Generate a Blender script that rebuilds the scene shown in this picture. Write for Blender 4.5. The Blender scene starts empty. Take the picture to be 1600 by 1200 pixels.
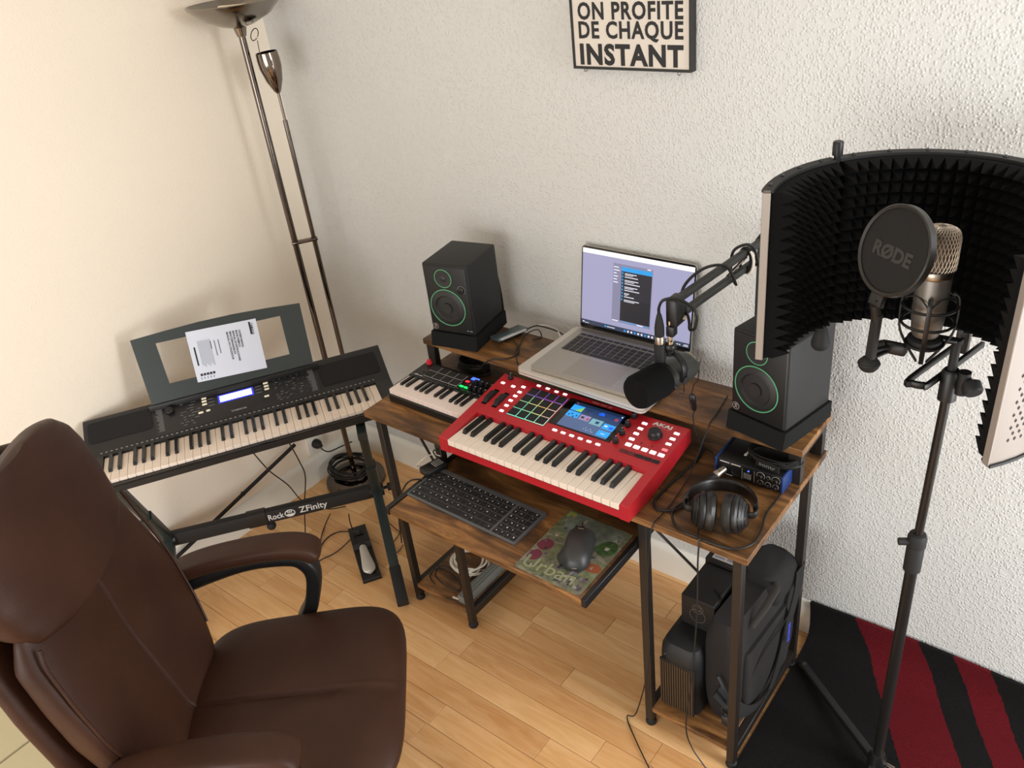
import bpy, bmesh, math, random
from mathutils import Vector as V, Matrix as M
rad = math.radians
random.seed(7)
sc = bpy.context.scene
COL = sc.collection

# ---------------------------------------------------------------- camera, world, lights, exposure
def lin(c):
    if isinstance(c, str):
        c = [int(c[i:i + 2], 16) / 255 for i in (1, 3, 5)]
        c = [x / 12.92 if x <= .04045 else ((x + .055) / 1.055) ** 2.4 for x in c]
    return (c[0], c[1], c[2], 1)

cam = bpy.data.cameras.new('camera'); camo = bpy.data.objects.new('camera', cam); COL.objects.link(camo)
cam.sensor_fit = 'HORIZONTAL'; cam.sensor_width = 36; cam.lens = 29.617; cam.clip_start = .02
R_ = V((.7831, .6122, -.1094)); U_ = V((-.2449, .4653, .8506)); W_ = V((-.5716, .6393, -.5143))
camo.matrix_world = M(((R_[0], U_[0], -W_[0], 2.5303), (R_[1], U_[1], -W_[1], -1.8366), (R_[2], U_[2], -W_[2], 2.0454), (0, 0, 0, 1)))
sc.camera = camo
wd = bpy.data.worlds.new('world'); sc.world = wd; wd.use_nodes = True
bg = wd.node_tree.nodes['Background']; bg.inputs[0].default_value = lin('#f8f7f5'); bg.inputs[1].default_value = .66
sc.view_settings.view_transform = 'Standard'; sc.view_settings.look = 'None'
sc.view_settings.exposure = .09; sc.view_settings.gamma = 1; sc.view_settings.use_curve_mapping = False
def area(name, loc, to, sx, sy, e, col):
    l = bpy.data.lights.new(name, 'AREA'); l.shape = 'RECTANGLE'; l.size = sx; l.size_y = sy; l.energy = e; l.color = lin(col)[:3]
    o = bpy.data.objects.new(name, l); COL.objects.link(o); o.location = loc
    o.rotation_euler = (V(to) - V(loc)).to_track_quat('-Z', 'Y').to_euler(); return o
area('window_daylight', (3.72, -.45, 1.3), (.2, -.45, 1.15), .6, 1.9, 50, '#f8f9fb')
area('room_fill', (1.6, -3.6, 1.1), (1.2, 0, .5), 2.2, 1.2, 51, '#fcfaf6')  # added soft fill from the open side behind the camera, no window there

# ---------------------------------------------------------------- helpers
def obj(name, me, parent=None, loc=None, rot=None, mw=None):
    o = bpy.data.objects.new(name, me); COL.objects.link(o)
    if parent is not None: o.parent = parent
    if mw is not None: o.matrix_local = mw
    if loc is not None: o.location = loc
    if rot is not None: o.rotation_euler = rot
    return o
def tag(o, label=None, cat=None, group=None, kind=None):
    if label: o['label'] = label
    if cat: o['category'] = cat
    if group: o['group'] = group
    if kind: o['kind'] = kind
    return o
def thing(name, label, cat, loc=(0, 0, 0), rz=0, group=None, rx=0):
    o = bpy.data.objects.new(name, None); COL.objects.link(o); o.location = loc; o.rotation_euler = (rx, 0, rz)
    o.empty_display_size = .05
    return tag(o, label, cat, group)

def frame(o, x, y, z=None):
    x = V(x).normalized(); y = V(y).normalized(); z = x.cross(y) if z is None else V(z).normalized()
    return M(((x[0], y[0], z[0], o[0]), (x[1], y[1], z[1], o[1]), (x[2], y[2], z[2], o[2]), (0, 0, 0, 1)))
def T(x, y, z): return M.Translation((x, y, z))
def RX(a): return M.Rotation(a, 4, 'X')
def RY(a): return M.Rotation(a, 4, 'Y')
def RZ(a): return M.Rotation(a, 4, 'Z')
def axis(p0, p1):
    z = (V(p1) - V(p0)).normalized(); x = z.orthogonal().normalized(); y = z.cross(x)
    return frame(p0, x, y, z)

def spline(pts, n=6, closed=False):
    P = [V(p) for p in pts]
    if len(P) < 3 and not closed: return P
    out = []; N = len(P)
    rng = range(N if closed else N - 1)
    for i in rng:
        if closed: a, b, c, d = P[(i - 1) % N], P[i], P[(i + 1) % N], P[(i + 2) % N]
        else: a, b, c, d = P[max(i - 1, 0)], P[i], P[i + 1], P[min(i + 2, N - 1)]
        for k in range(n):
            t = k / n
            out.append(.5 * ((2 * b) + (c - a) * t + (2 * a - 5 * b + 4 * c - d) * t * t + (3 * b - a - 3 * c + d) * t ** 3))
    if not closed: out.append(P[-1])
    return out

class MB:
    def __init__(s): s.bm = bmesh.new(); s.mi = 0
    def _add(s, vs, fs):
        v = [s.bm.verts.new(p) for p in vs]
        for f in fs:
            try:
                q = s.bm.faces.new([v[i] for i in f]); q.material_index = s.mi
            except ValueError: pass
        return v
    def box(s, x0, x1, y0, y1, z0, z1, bev=0, X=None, seg=2):
        c = [(x, y, z) for x in (x0, x1) for y in (y0, y1) for z in (z0, z1)]
        f = [(0, 1, 3, 2), (4, 6, 7, 5), (0, 4, 5, 1), (2, 3, 7, 6), (0, 2, 6, 4), (1, 5, 7, 3)]
        if bev <= 0:
            s._add([X @ V(p) if X else V(p) for p in c], f); return s
        t = bmesh.new(); v = [t.verts.new(p) for p in c]
        for q in f: t.faces.new([v[i] for i in q])
        bmesh.ops.bevel(t, geom=t.edges[:], offset=bev, segments=seg, affect='EDGES', profile=.5)
        s.merge(t, X); return s
    def merge(s, t, X=None):
        t.verts.index_update()
        vs = [X @ v.co if X else v.co.copy() for v in t.verts]
        s._add(vs, [[v.index for v in f.verts] for f in t.faces]); t.free()
    def loft(s, rings, cap0=True, cap1=True, closed=True):
        n = len(rings[0]); vs = []; fs = []
        for r in rings: vs += [V(p) for p in r]
        m = n if closed else n - 1
        for i in range(len(rings) - 1):
            for j in range(m):
                k = (j + 1) % n
                fs.append((i * n + j, i * n + k, (i + 1) * n + k, (i + 1) * n + j))
        if closed and cap0: fs.append(tuple(range(n - 1, -1, -1)))
        if closed and cap1: fs.append(tuple((len(rings) - 1) * n + j for j in range(n)))
        s._add(vs, fs); return s
    def lathe(s, prof, seg=20, X=None, sx=1, sy=1):
        X = X or M(); rings = []
        for r, z in prof:
            r = max(r, 1e-5)
            rings.append([X @ V((r * sx * math.cos(2 * math.pi * k / seg), r * sy * math.sin(2 * math.pi * k / seg), z)) for k in range(seg)])
        return s.loft(rings)
    def cyl(s, p0, p1, r0, r1=None, seg=14):
        r1 = r0 if r1 is None else r1; L = (V(p1) - V(p0)).length
        return s.lathe([(r0, 0), (r1, L)], seg, axis(p0, p1))
    def tube(s, pts, r, seg=6, closed=False):
        P = [V(p) for p in pts]; N = len(P)
        tg = []
        for i in range(N):
            a = P[(i - 1) % N] if closed else P[max(i - 1, 0)]; b = P[(i + 1) % N] if closed else P[min(i + 1, N - 1)]
            d = b - a; tg.append(d.normalized() if d.length > 1e-9 else V((0, 0, 1)))
        nrm = tg[0].orthogonal().normalized(); rings = []
        for i in range(N):
            nrm = nrm - tg[i] * nrm.dot(tg[i])
            if nrm.length < 1e-6: nrm = tg[i].orthogonal()
            nrm.normalize(); bn = tg[i].cross(nrm)
            rr = r[i] if isinstance(r, (list, tuple)) else r
            rings.append([P[i] + (nrm * math.cos(2 * math.pi * k / seg) + bn * math.sin(2 * math.pi * k / seg)) * rr for k in range(seg)])
        if closed: rings.append(rings[0]); return s.loft(rings, False, False)
        return s.loft(rings)
    def sweep(s, pts, side, w, h, seg=10, ex=4, taper=None):
        # superellipse section swept along a planar path; side = constant sideways axis
        P = [V(p) for p in pts]; side = V(side).normalized(); rings = []; N = len(P)
        for i in range(N):
            t = (P[min(i + 1, N - 1)] - P[max(i - 1, 0)]).normalized(); n = side.cross(t).normalized()
            k = taper[i] if taper else 1
            ring = []
            for j in range(seg):
                a = 2 * math.pi * (j + .5) / seg; c, q = math.cos(a), math.sin(a)
                ring.append(P[i] + side * (math.copysign(abs(c) ** (2 / ex), c) * w / 2 * k) + n * (math.copysign(abs(q) ** (2 / ex), q) * h / 2 * k))
            rings.append(ring)
        return s.loft(rings)
    def prism(s, poly, z0, z1, X=None):
        X = X or M(); n = len(poly)
        return s.loft([[X @ V((p[0], p[1], z0)) for p in poly], [X @ V((p[0], p[1], z1)) for p in poly]])
    def poly(s, pts): s._add([V(p) for p in pts], [tuple(range(len(pts)))]); return s
    def sphere(s, c, r, seg=14, sz=1):
        pr = [(r * math.sin(math.pi * i / 8), -r * sz * math.cos(math.pi * i / 8)) for i in range(9)]
        return s.lathe(pr, seg, T(*c))
    def mesh(s, mats, smooth=True, ang=38, name='mesh'):
        bmesh.ops.recalc_face_normals(s.bm, faces=s.bm.faces[:])
        me = bpy.data.meshes.new(name); s.bm.to_mesh(me); s.bm.free()
        for m in (mats if isinstance(mats, (list, tuple)) else [mats]): me.materials.append(m)
        if smooth:
            me.polygons.foreach_set('use_smooth', [True] * len(me.polygons)); me.set_sharp_from_angle(angle=rad(ang))
        return me
    def build(s, name, mats, parent=None, smooth=True, ang=38, **k):
        return obj(name, s.mesh(mats, smooth, ang, name), parent, **k)

def text(body, m, parent, name, X, size, width=None, bold=0, ext=.0004, align='CENTER', space=1):
    cu = bpy.data.curves.new('t', 'FONT'); cu.body = body; cu.size = size; cu.align_x = align; cu.align_y = 'CENTER'
    cu.offset = bold; cu.space_character = space; cu.extrude = ext; cu.resolution_u = 3
    o = bpy.data.objects.new('t', cu); COL.objects.link(o); dg = bpy.context.evaluated_depsgraph_get()
    me = bpy.data.meshes.new_from_object(o.evaluated_get(dg)); bpy.data.objects.remove(o); bpy.data.curves.remove(cu)
    if width:
        xs = [v.co.x for v in me.vertices]; w = max(xs) - min(xs); mid = (max(xs) + min(xs)) / 2
        off = mid if align == 'CENTER' else min(xs)
        for v in me.vertices: v.co.x = (v.co.x - off) * width / w
    me.materials.clear(); me.materials.append(m)
    return obj(name, me, parent, mw=X)

# ---------------------------------------------------------------- materials
class NT:
    def __init__(s, name):
        s.m = bpy.data.materials.new(name); s.m.use_nodes = True; s.t = s.m.node_tree; s.b = s.t.nodes['Principled BSDF']
    def n(s, typ, **k):
        q = s.t.nodes.new(typ)
        for a, b in k.items(): setattr(q, a, b)
        return q
    def l(s, a, b): s.t.links.new(a, b)
    def coord(s, scale=(1, 1, 1), kind='Object', rot=(0, 0, 0)):
        c = s.n('ShaderNodeTexCoord'); mp = s.n('ShaderNodeMapping'); mp.inputs['Scale'].default_value = scale; mp.inputs['Rotation'].default_value = rot
        s.l(c.outputs[kind], mp.inputs[0]); return mp.outputs[0]
    def noise(s, vec, scale, detail=3, rough=.5, dist=0):
        q = s.n('ShaderNodeTexNoise'); s.l(vec, q.inputs['Vector']); q.inputs['Scale'].default_value = scale
        q.inputs['Detail'].default_value = detail; q.inputs['Roughness'].default_value = rough; q.inputs['Distortion'].default_value = dist
        return q.outputs[0]
    def ramp(s, fac, stops):
        q = s.n('ShaderNodeValToRGB'); s.l(fac, q.inputs[0]); e = q.color_ramp.elements
        while len(e) < len(stops): e.new(.5)
        for i, (p, c) in enumerate(stops): e[i].position = p; e[i].color = lin(c)
        return q.outputs[0]
    def mix(s, fac, a, b, mode='MIX'):
        q = s.n('ShaderNodeMix', data_type='RGBA', blend_type=mode)
        for i, v in ((0, fac), (6, a), (7, b)):
            if hasattr(v, 'is_linked'): s.l(v, q.inputs[i])
            else: q.inputs[i].default_value = v if i == 0 else lin(v)
        return q.outputs[2]
    def math(s, op, a, b=0.):
        q = s.n('ShaderNodeMath', operation=op)
        for i, v in enumerate((a, b)):
            if hasattr(v, 'is_linked'): s.l(v, q.inputs[i])
            else: q.inputs[i].default_value = v
        return q.outputs[0]
    def bump(s, h, strength=.5, dist=.002):
        q = s.n('ShaderNodeBump'); s.l(h, q.inputs['Height']); q.inputs['Strength'].default_value = strength; q.inputs['Distance'].default_value = dist
        s.l(q.outputs[0], s.b.inputs['Normal'])
    def base(s, c): s.l(c, s.b.inputs['Base Color']) if hasattr(c, 'is_linked') else setattr(s.b.inputs['Base Color'], 'default_value', lin(c))
    def set(s, rough=.5, metal=0, spec=.5, coat=0, emit=None, es=0):
        i = s.b.inputs; i['Roughness'].default_value = rough; i['Metallic'].default_value = metal; i['Specular IOR Level'].default_value = spec
        i['Coat Weight'].default_value = coat
        if emit: i['Emission Color'].default_value = lin(emit); i['Emission Strength'].default_value = es
        return s
def mat(name, c, rough=.5, metal=0, spec=.5, bump=None, emit=None, es=0, var=None, coat=0):
    t = NT(name); t.set(rough, metal, spec, coat, emit, es)
    if var:
        nz = t.noise(t.coord(), var[1], 4, .6); t.base(t.ramp(nz, [(.35, c), (.65, var[0])]))
    else: t.base(c)
    if bump: t.bump(t.noise(t.coord(), bump[0], 3, .6), bump[1], bump[2])
    return t.m

def m_wall(name, c, c2, dist, st):
    t = NT(name); t.set(.55, 0, .4); v = t.coord()
    vo = t.n('ShaderNodeTexVoronoi'); t.l(v, vo.inputs['Vector']); vo.inputs['Scale'].default_value = 160
    sc3 = t.n('ShaderNodeSeparateColor'); t.l(vo.outputs['Color'], sc3.inputs[0])
    h = t.math('MULTIPLY', t.ramp(vo.outputs['Distance'], [(.08, '#ffffff'), (.62, '#000000')]), t.ramp(sc3.outputs[0], [(.0, '#000000'), (.75, '#ffffff')]))
    h = t.math('ADD', h, t.math('MULTIPLY', t.noise(v, 45, 1, .4), .5))
    t.base(t.ramp(t.noise(v, 1.3, 2), [(.3, c), (.7, c2)])); t.bump(h, st, dist); return t.m
M_WB = m_wall('woodchip wallpaper', '#d2d3d1', '#cecfcd', .0028, .6)
M_WL = m_wall('cream woodchip wallpaper', '#f6ecdc', '#f4e9d8', .0012, .3)
M_CEIL = mat('ceiling paint', '#d9d4cb', .8)
M_BASEB = mat('white gloss skirting', '#e9e6dc', .4)

def m_wood(name, dark, mid, light, ax=(1.6, 16, 16), sc_=2.2, rough=.45):
    t = NT(name); t.set(rough, 0, .4); v = t.coord(ax)
    g = t.noise(v, sc_, 7, .68, 1.2); p = t.noise(t.coord((1.2, 2.6, 2)), 3.1, 3, .6, .5)
    c1 = t.ramp(g, [(.33, dark), (.5, mid), (.68, light)])
    c2 = t.mix(t.ramp(p, [(.42, '#000000'), (.68, '#ffffff')]), c1, t.ramp(g, [(.36, dark), (.56, dark), (.74, mid)]))
    t.base(c2); t.bump(g, .25, .0012); return t.m
M_WOOD = m_wood('rustic brown board', '#3a2717', '#7f5833', '#b4834d', (1.3, 8, 8), 2.4)
M_EDGE = m_wood('rustic board edge', '#4a3420', '#7b5736', '#9c7046')

def m_plank():
    t = NT('beech plank'); t.set(.33, 0, .45, .15); oi = t.n('ShaderNodeObjectInfo')
    c = t.n('ShaderNodeTexCoord'); ad = t.n('ShaderNodeVectorMath', operation='ADD'); t.l(c.outputs['Object'], ad.inputs[0])
    cm = t.n('ShaderNodeCombineXYZ'); t.l(t.math('MULTIPLY', oi.outputs['Random'], 40.), cm.inputs[0]); t.l(t.math('MULTIPLY', oi.outputs['Random'], 17.), cm.inputs[1]); t.l(cm.outputs[0], ad.inputs[1])
    mp = t.n('ShaderNodeMapping'); t.l(ad.outputs[0], mp.inputs[0]); mp.inputs['Scale'].default_value = (1.5, 14, 4)
    g = t.noise(mp.outputs[0], 3, 6, .6, .8)
    a = t.ramp(oi.outputs['Random'], [(0, '#c48d56'), (.4, '#d6a268'), (.75, '#e2b278'), (1, '#ecc38c')])
    b = t.mix(.5, a, t.ramp(g, [(.3, '#c88e54'), (.7, '#f2c894')]))
    t.base(b); t.bump(g, .08, .0008); return t.m
M_PLANK = m_plank()

def m_leather():
    t = NT('brown leather'); t.set(.5, 0, .28); v = t.coord()
    vo = t.n('ShaderNodeTexVoronoi'); t.l(v, vo.inputs['Vector']); vo.inputs['Scale'].default_value = 420
    n2 = t.noise(v, 11, 3, .55)
    t.base(t.ramp(t.noise(v, 5, 3), [(.3, '#321c12'), (.7, '#3e2519')]))
    t.bump(t.math('ADD', t.math('MULTIPLY', vo.outputs['Distance'], .12), t.math('MULTIPLY', n2, 1.2)), .35, .004); return t.m
M_LEATHER = m_leather()

BLK = mat('black plastic', '#131314', .42)
BLKM = mat('matt black plastic', '#171718', .62)
BLKG = mat('gloss black', '#0c0c0e', .12)
BLKV = mat('black vinyl wrap', '#191a1b', .55, bump=(260, .25, .0006))
RUB = mat('black rubber', '#141415', .7)
FOAM = mat('charcoal foam', '#0f0f10', .95, spec=.15, bump=(900, .5, .0012))
FOAMP = mat('grey foam pad', '#1d1e1e', .95, spec=.15, bump=(500, .4, .001))
STEEL = mat('black powder coat steel', '#1f1a17', .45, spec=.5)
STAND = mat('stand enamel', '#26302f', .4)
CHROME = mat('black chrome', '#6b625c', .12, 1)
CHROMEB = mat('bright chrome', '#c9c4bd', .1, 1)
SATIN = mat('satin nickel', '#aaa093', .33, 1)
ALU = mat('anodised aluminium', '#b7b2ac', .36, .85)
ALUD = mat('trackpad aluminium', '#aaa39c', .36, .6)
SILV = mat('pale silver shell', '#d5d0c8', .38, .35)
SPGREY = mat('dark grey aluminium', '#6a6d70', .4, .5)
RED = mat('red enamel', '#b3202a', .38, spec=.5)
REDD = mat('dark red plastic', '#8c1820', .5)
IVORY = mat('ivory key', '#f0e2d4', .28)
IVORYP = mat('pinkish white key', '#efdfd8', .3)
EBONY = mat('ebony key', '#161617', .3)
WHITE = mat('white plastic', '#efeae4', .45)
PRINTW = mat('white print', '#d9d9d6', .6)
PRINTG = mat('grey print', '#8b8c8c', .6)
PAPER = mat('paper', '#d6dceb', .7)
INK = mat('ink', '#23242a', .7)
INKL = mat('pale ink', '#6d7488', .7)
CORD = mat('black cord', '#131313', .5)
CORDW = mat('white cord', '#e4ddd0', .45)
LEDW = mat('lit white button', '#ffffff', .4, emit='#fff2f4', es=1.0)
LEDP = mat('lit pink button', '#ff8d96', .4, emit='#ff6f80', es=.6)
LEDG = mat('lit green button', '#28e070', .4, emit='#10e060', es=1.1)
LEDR = mat('lit red button', '#ff3a4a', .4, emit='#ff2638', es=.7)
LEDB = mat('blue display', '#3050ff', .4, emit='#4a78ff', es=1.3)
LCD = mat('white lcd', '#ffffff', .4, emit='#eef0ff', es=2.2)
LCDE = mat('blue lcd edge', '#2a36c8', .4, emit='#2c38e0', es=.7)
GRN = mat('green ring', '#62b586', .4)
GUN = mat('gunmetal', '#4a4d52', .35, .7)
WBULB = mat('halogen tube', '#fff1d8', .4)
FABR = mat('charcoal nylon', '#1b1817', .85, bump=(700, .5, .001))
FABB = mat('black nylon', '#121111', .85, bump=(700, .5, .001))
NET = mat('brown grille cloth', '#4d3a26', .7)
CARD = mat('black card', '#161413', .55)

CABLES = {
'hp':[(1.969,-.322,.768),(1.969,-.367,.7664),(1.969,-.419,.7664),(1.983,-.476,.7664),(1.985,-.521,.7664),(1.965,-.552,.7664),(1.934,-.564,.7664),(1.877,-.565,.7664),(1.827,-.56,.7664),(1.791,-.524,.7664),(1.79,-.485,.7664),(1.815,-.47,.778),(1.832,-.482,.79)],
'xlr':[(1.818,-.356,.784),(1.814,-.37,.776),(1.809,-.385,.7674),(1.815,-.422,.7664),(1.806,-.474,.7664),(1.786,-.512,.7664),(1.755,-.527,.7664),(1.736,-.507,.7664),(1.733,-.462,.7664),(1.738,-.39,.7664),(1.745,-.321,.7664),(1.737,-.262,.7664)],
'hang':[(1.75,-.162,.87),(1.763,-.254,.87),(1.765,-.288,.868),(1.765,-.30,.856),(1.758,-.336,.801),(1.762,-.39,.771),(1.772,-.492,.7662),(1.772,-.548,.7662)],
'drop':[(1.839,-.47,.7735),(1.876,-.563,.7735),(1.886,-.577,.765),(1.886,-.582,.709),(1.886,-.585,.553),(1.877,-.59,.35),(1.861,-.593,.15),(1.876,-.592,.07),(1.918,-.6,.03),(1.938,-.605,.006),(1.95,-.64,.005)],
'legc':[(1.772,-.548,.7662),(1.77,-.572,.762),(1.765,-.58,.72),(1.752,-.577,.533),(1.748,-.577,.3),(1.70,-.573,.06),(1.663,-.566,.006),(1.724,-.618,.005),(1.812,-.682,.005)],
'hubc':[(1.076,-.115,.878),(1.09,-.083,.878),(1.123,-.073,.874),(1.165,-.075,.872),(1.188,-.084,.872)],
'hubd':[(1.08,-.185,.876),(1.115,-.205,.87),(1.135,-.237,.87),(1.127,-.268,.87),(1.085,-.296,.868),(1.055,-.302,.845),(1.029,-.29,.82),(.983,-.28,.80)],
'whitel':[(1.085,-.064,.87),(1.113,-.055,.87),(1.158,-.07,.872),(1.19,-.1,.874)],
'loop2':[(1.17,-.28,.87),(1.129,-.236,.8745),(1.106,-.184,.871),(1.093,-.135,.8765),(1.108,-.1,.8775),(1.136,-.121,.87),(1.122,-.146,.87)],
'kbA':[(.461,-.761,.62),(.368,-.675,.45),(.3,-.586,.3),(.247,-.515,.15),(.218,-.411,.03),(.245,-.344,.006)],
'kbB':[(.541,-.674,.62),(.491,-.629,.5),(.444,-.597,.4),(.325,-.562,.2),(.252,-.556,.006)],
'pedA':[(.414,-.443,.025),(.338,-.462,.006),(.324,-.508,.006),(.343,-.562,.006),(.386,-.63,.006)],
'pedB':[(.42,-.457,.02),(.414,-.515,.006),(.412,-.56,.006),(.396,-.608,.006),(.408,-.655,.006)],
'pedC':[(.309,-.46,.08),(.263,-.466,.01),(.29,-.507,.006),(.326,-.548,.006)],
'barc':[(.461,-.482,.16),(.43,-.465,.1),(.418,-.455,.05)],
'stc':[(.326,-.223,.006),(.383,-.271,.006),(.452,-.318,.006),(.514,-.336,.006),(.543,-.344,.006),(.558,-.38,.006),(.568,-.41,.006),(.613,-.426,.006),(.603,-.385,.006)],
'plugc':[(.03,-.253,.172),(.05,-.25,.15),(.07,-.235,.14),(.085,-.19,.14),(.10,-.14,.14)],
'trw':[(1.082,-.552,.69),(1.051,-.553,.685),(1.038,-.581,.68),(1.0,-.575,.64),(.975,-.53,.60)],
'trb':[(1.085,-.558,.668),(1.068,-.558,.69),(1.06,-.555,.7),(1.075,-.551,.71),(1.085,-.54,.7)],
'trb2':[(1.09,-.636,.668),(1.06,-.655,.665),(1.022,-.658,.62),(.945,-.63,.5),(.87,-.59,.3)],
'blk':[(.905,-.524,.085),(.867,-.505,.085),(.863,-.467,.085),(.905,-.457,.085),(.957,-.467,.085),(.99,-.488,.085),(.986,-.51,.085),(.93,-.512,.089),(.88,-.492,.089),(.872,-.45,.089),(.914,-.441,.085),(.946,-.432,.085)],
'whc':[(.987,-.438,.085),(.988,-.406,.085),(1.001,-.39,.085),(1.012,-.383,.085),(1.006,-.399,.085),(1.008,-.421,.085)],
}
def cable(key, label, r=.0025, m=None, cat='cable', pts=None, name='cable'):
    b = MB(); b.tube(spline(pts or CABLES[key], 8), r, 6)
    return tag(b.build(name, m or CORD), label, cat)

# ---------------------------------------------------------------- room
def struct(name, b, m, parent=None, **k):
    o = b.build(name, m, parent, **k)
    if parent is None: o['kind'] = 'structure'
    return o
RXW, RY0, RZ1 = 3.6, -3.4, 2.5
b = MB(); b.box(-.1, 0, RY0, .1, -.02, RZ1 + .1); struct('wall_left', b, M_WL)
b = MB(); b.box(0, RXW + .1, 0, .1, -.02, RZ1 + .1); struct('wall_back', b, M_WB)
b = MB(); b.box(0, RXW, RY0, 0, RZ1, RZ1 + .1); struct('ceiling', b, M_CEIL)
b = MB()
wy0, wy1, wz0, wz1 = -1.3, -.06, .12, 2.35
b.box(RXW, RXW + .1, RY0, wy0, 0, RZ1); b.box(RXW, RXW + .1, wy1, 0, 0, RZ1); b.box(RXW, RXW + .1, wy0, wy1, 0, wz0); b.box(RXW, RXW + .1, wy0, wy1, wz1, RZ1)
struct('wall_right', b, M_WB)
b = MB()
for a in ((wy0, wy0 + .05, wz0, wz1), (wy1 - .05, wy1, wz0, wz1), (wy0, wy1, wz0, wz0 + .05), (wy0, wy1, wz1 - .05, wz1)):
    b.box(RXW + .02, RXW + .07, a[0], a[1], a[2], a[3])
struct('window_1', b, M_BASEB)
# floor: sub-floor slab and the planks one by one
b = MB(); b.box(0, RXW, RY0, 0, -.06, -.012); b.box(0, RXW, RY0, -2.06, -.012, 0)
floor = struct('floor', b, M_PLANK, smooth=False)
PITCH = .0783; ends = {0: 1.217, 2: 1.442, 3: 1.784, 4: 1.08, 1: .62, 5: 1.52, 6: 1.2, -1: .9, -2: .45}
for k in range(-5, 22):
    y1 = min(-.345 - PITCH * k, -.001); y0 = -.345 - PITCH * (k + 1)
    if y1 - y0 < .01: continue
    e = ends.get(k, random.uniform(0, .6)); L = random.uniform(.52, .66)
    xs = [e]
    while xs[0] > .12: xs.insert(0, xs[0] - L * random.uniform(.9, 1.1))
    xs[0] = 0
    while xs[-1] < RXW - .12: xs.append(xs[-1] + L * random.uniform(.9, 1.1))
    xs[-1] = RXW
    for i in range(len(xs) - 1):
        b = MB(); hw = (xs[i + 1] - xs[i]) / 2 - .0006; hh = (y1 - y0) / 2 - .0006
        b.box(-hw, hw, -hh, hh, -.012, 0, .0007, seg=1)
        b.build('plank', M_PLANK, floor, smooth=False, loc=((xs[i] + xs[i + 1]) / 2, (y0 + y1) / 2, 0))
prof = [(0, 0), (.016, 0), (.016, .095), (.012, .112), (.004, .12), (0, .12)]
b = MB(); b.loft([[V((p[0], y, p[1])) for p in prof] for y in (RY0, -.001)]); struct('baseboard_left', b, M_BASEB)
b = MB(); b.loft([[V((x, -p[0], p[1])) for p in prof] for x in (.016, RXW)]); struct('baseboard_back', b, M_BASEB)

# ---------------------------------------------------------------- rug
def m_rug():
    t = NT('striped rug pile'); t.set(.95, 0, .1); uv = t.n('ShaderNodeTexCoord').outputs['UV']
    sp = t.n('ShaderNodeSeparateXYZ'); t.l(uv, sp.inputs[0]); u = t.math('ADD', sp.outputs[0], t.math('MULTIPLY', t.noise(t.coord(), 60, 2), .012))
    def band(a, c): return t.math('MULTIPLY', t.math('GREATER_THAN', u, a), t.math('LESS_THAN', u, c))
    msk = t.math('ADD', t.math('ADD', band(2.134, 2.304), band(2.392, 2.482)), band(2.70, 2.80))
    nz = t.noise(t.coord(), 380, 3, .7)
    t.base(t.mix(msk, t.ramp(nz, [(.3, '#111010'), (.7, '#222020')]), t.ramp(nz, [(.3, '#4a0f15'), (.7, '#701c23')])))
    t.bump(nz, 1, .006); return t.m
cur = [(-1.5, .012), (-1.1, .012), (-.7, .012), (-.3, .012), (-.16, .013), (-.10, .014), (-.07, .02), (-.045, .036), (-.03, .062), (-.022, .10), (-.019, .137)]
ss = [-1.5]
for i in range(1, len(cur)): ss.append(ss[-1] + math.dist(cur[i], cur[i - 1]))
b = MB(); bm = b.bm; uvl = bm.loops.layers.uv.new('UVMap'); NX = 40
rings = []; coords = {}
for dz in (0, 1):
    for i, (y, z) in enumerate(cur):
        t0 = cur[max(i - 1, 0)]; t1 = cur[min(i + 1, len(cur) - 1)]; d = V((t1[0] - t0[0], t1[1] - t0[1])).normalized(); n = V((-d[1], d[0]))
        for j in range(NX + 1):
            x = 1.972 + (3.3 - 1.972) * j / NX
            if j == 0: x -= max(0, z - .03) * .12
            wob = .004 * math.sin(x * 9) * (1 if z > .03 else .3)
            p = V((x, y - (n[0] * .011 if not dz else 0), z + wob * (z > .03) - (n[1] * .011 if not dz else 0)))
            v = bm.verts.new(p); coords[v] = (x + .6 * ss[i] , ss[i]); rings.append(v)
R1 = NX + 1; K = len(cur) * R1
def q(a): 
    f = bm.faces.new(a)
    for l in f.loops: l[uvl].uv = coords[l.vert]
for i in range(len(cur) - 1):
    for j in range(NX):
        a = i * R1 + j
        q([rings[K + a], rings[K + a + 1], rings[K + a + 1 + R1], rings[K + a + R1]]); q([rings[a], rings[a + R1], rings[a + R1 + 1], rings[a + 1]])
for i in range(len(cur) - 1):
    for j in (0, NX): a = i * R1 + j; q([rings[a], rings[K + a], rings[K + a + R1], rings[a + R1]])
for i in (0, len(cur) - 1):
    for j in range(NX): a = i * R1 + j; q([rings[a], rings[a + 1], rings[K + a + 1], rings[K + a]])
tag(b.build('rug', m_rug()), 'black rug with slanting dark red stripes, its edge curled up the wall', 'rug')

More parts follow.
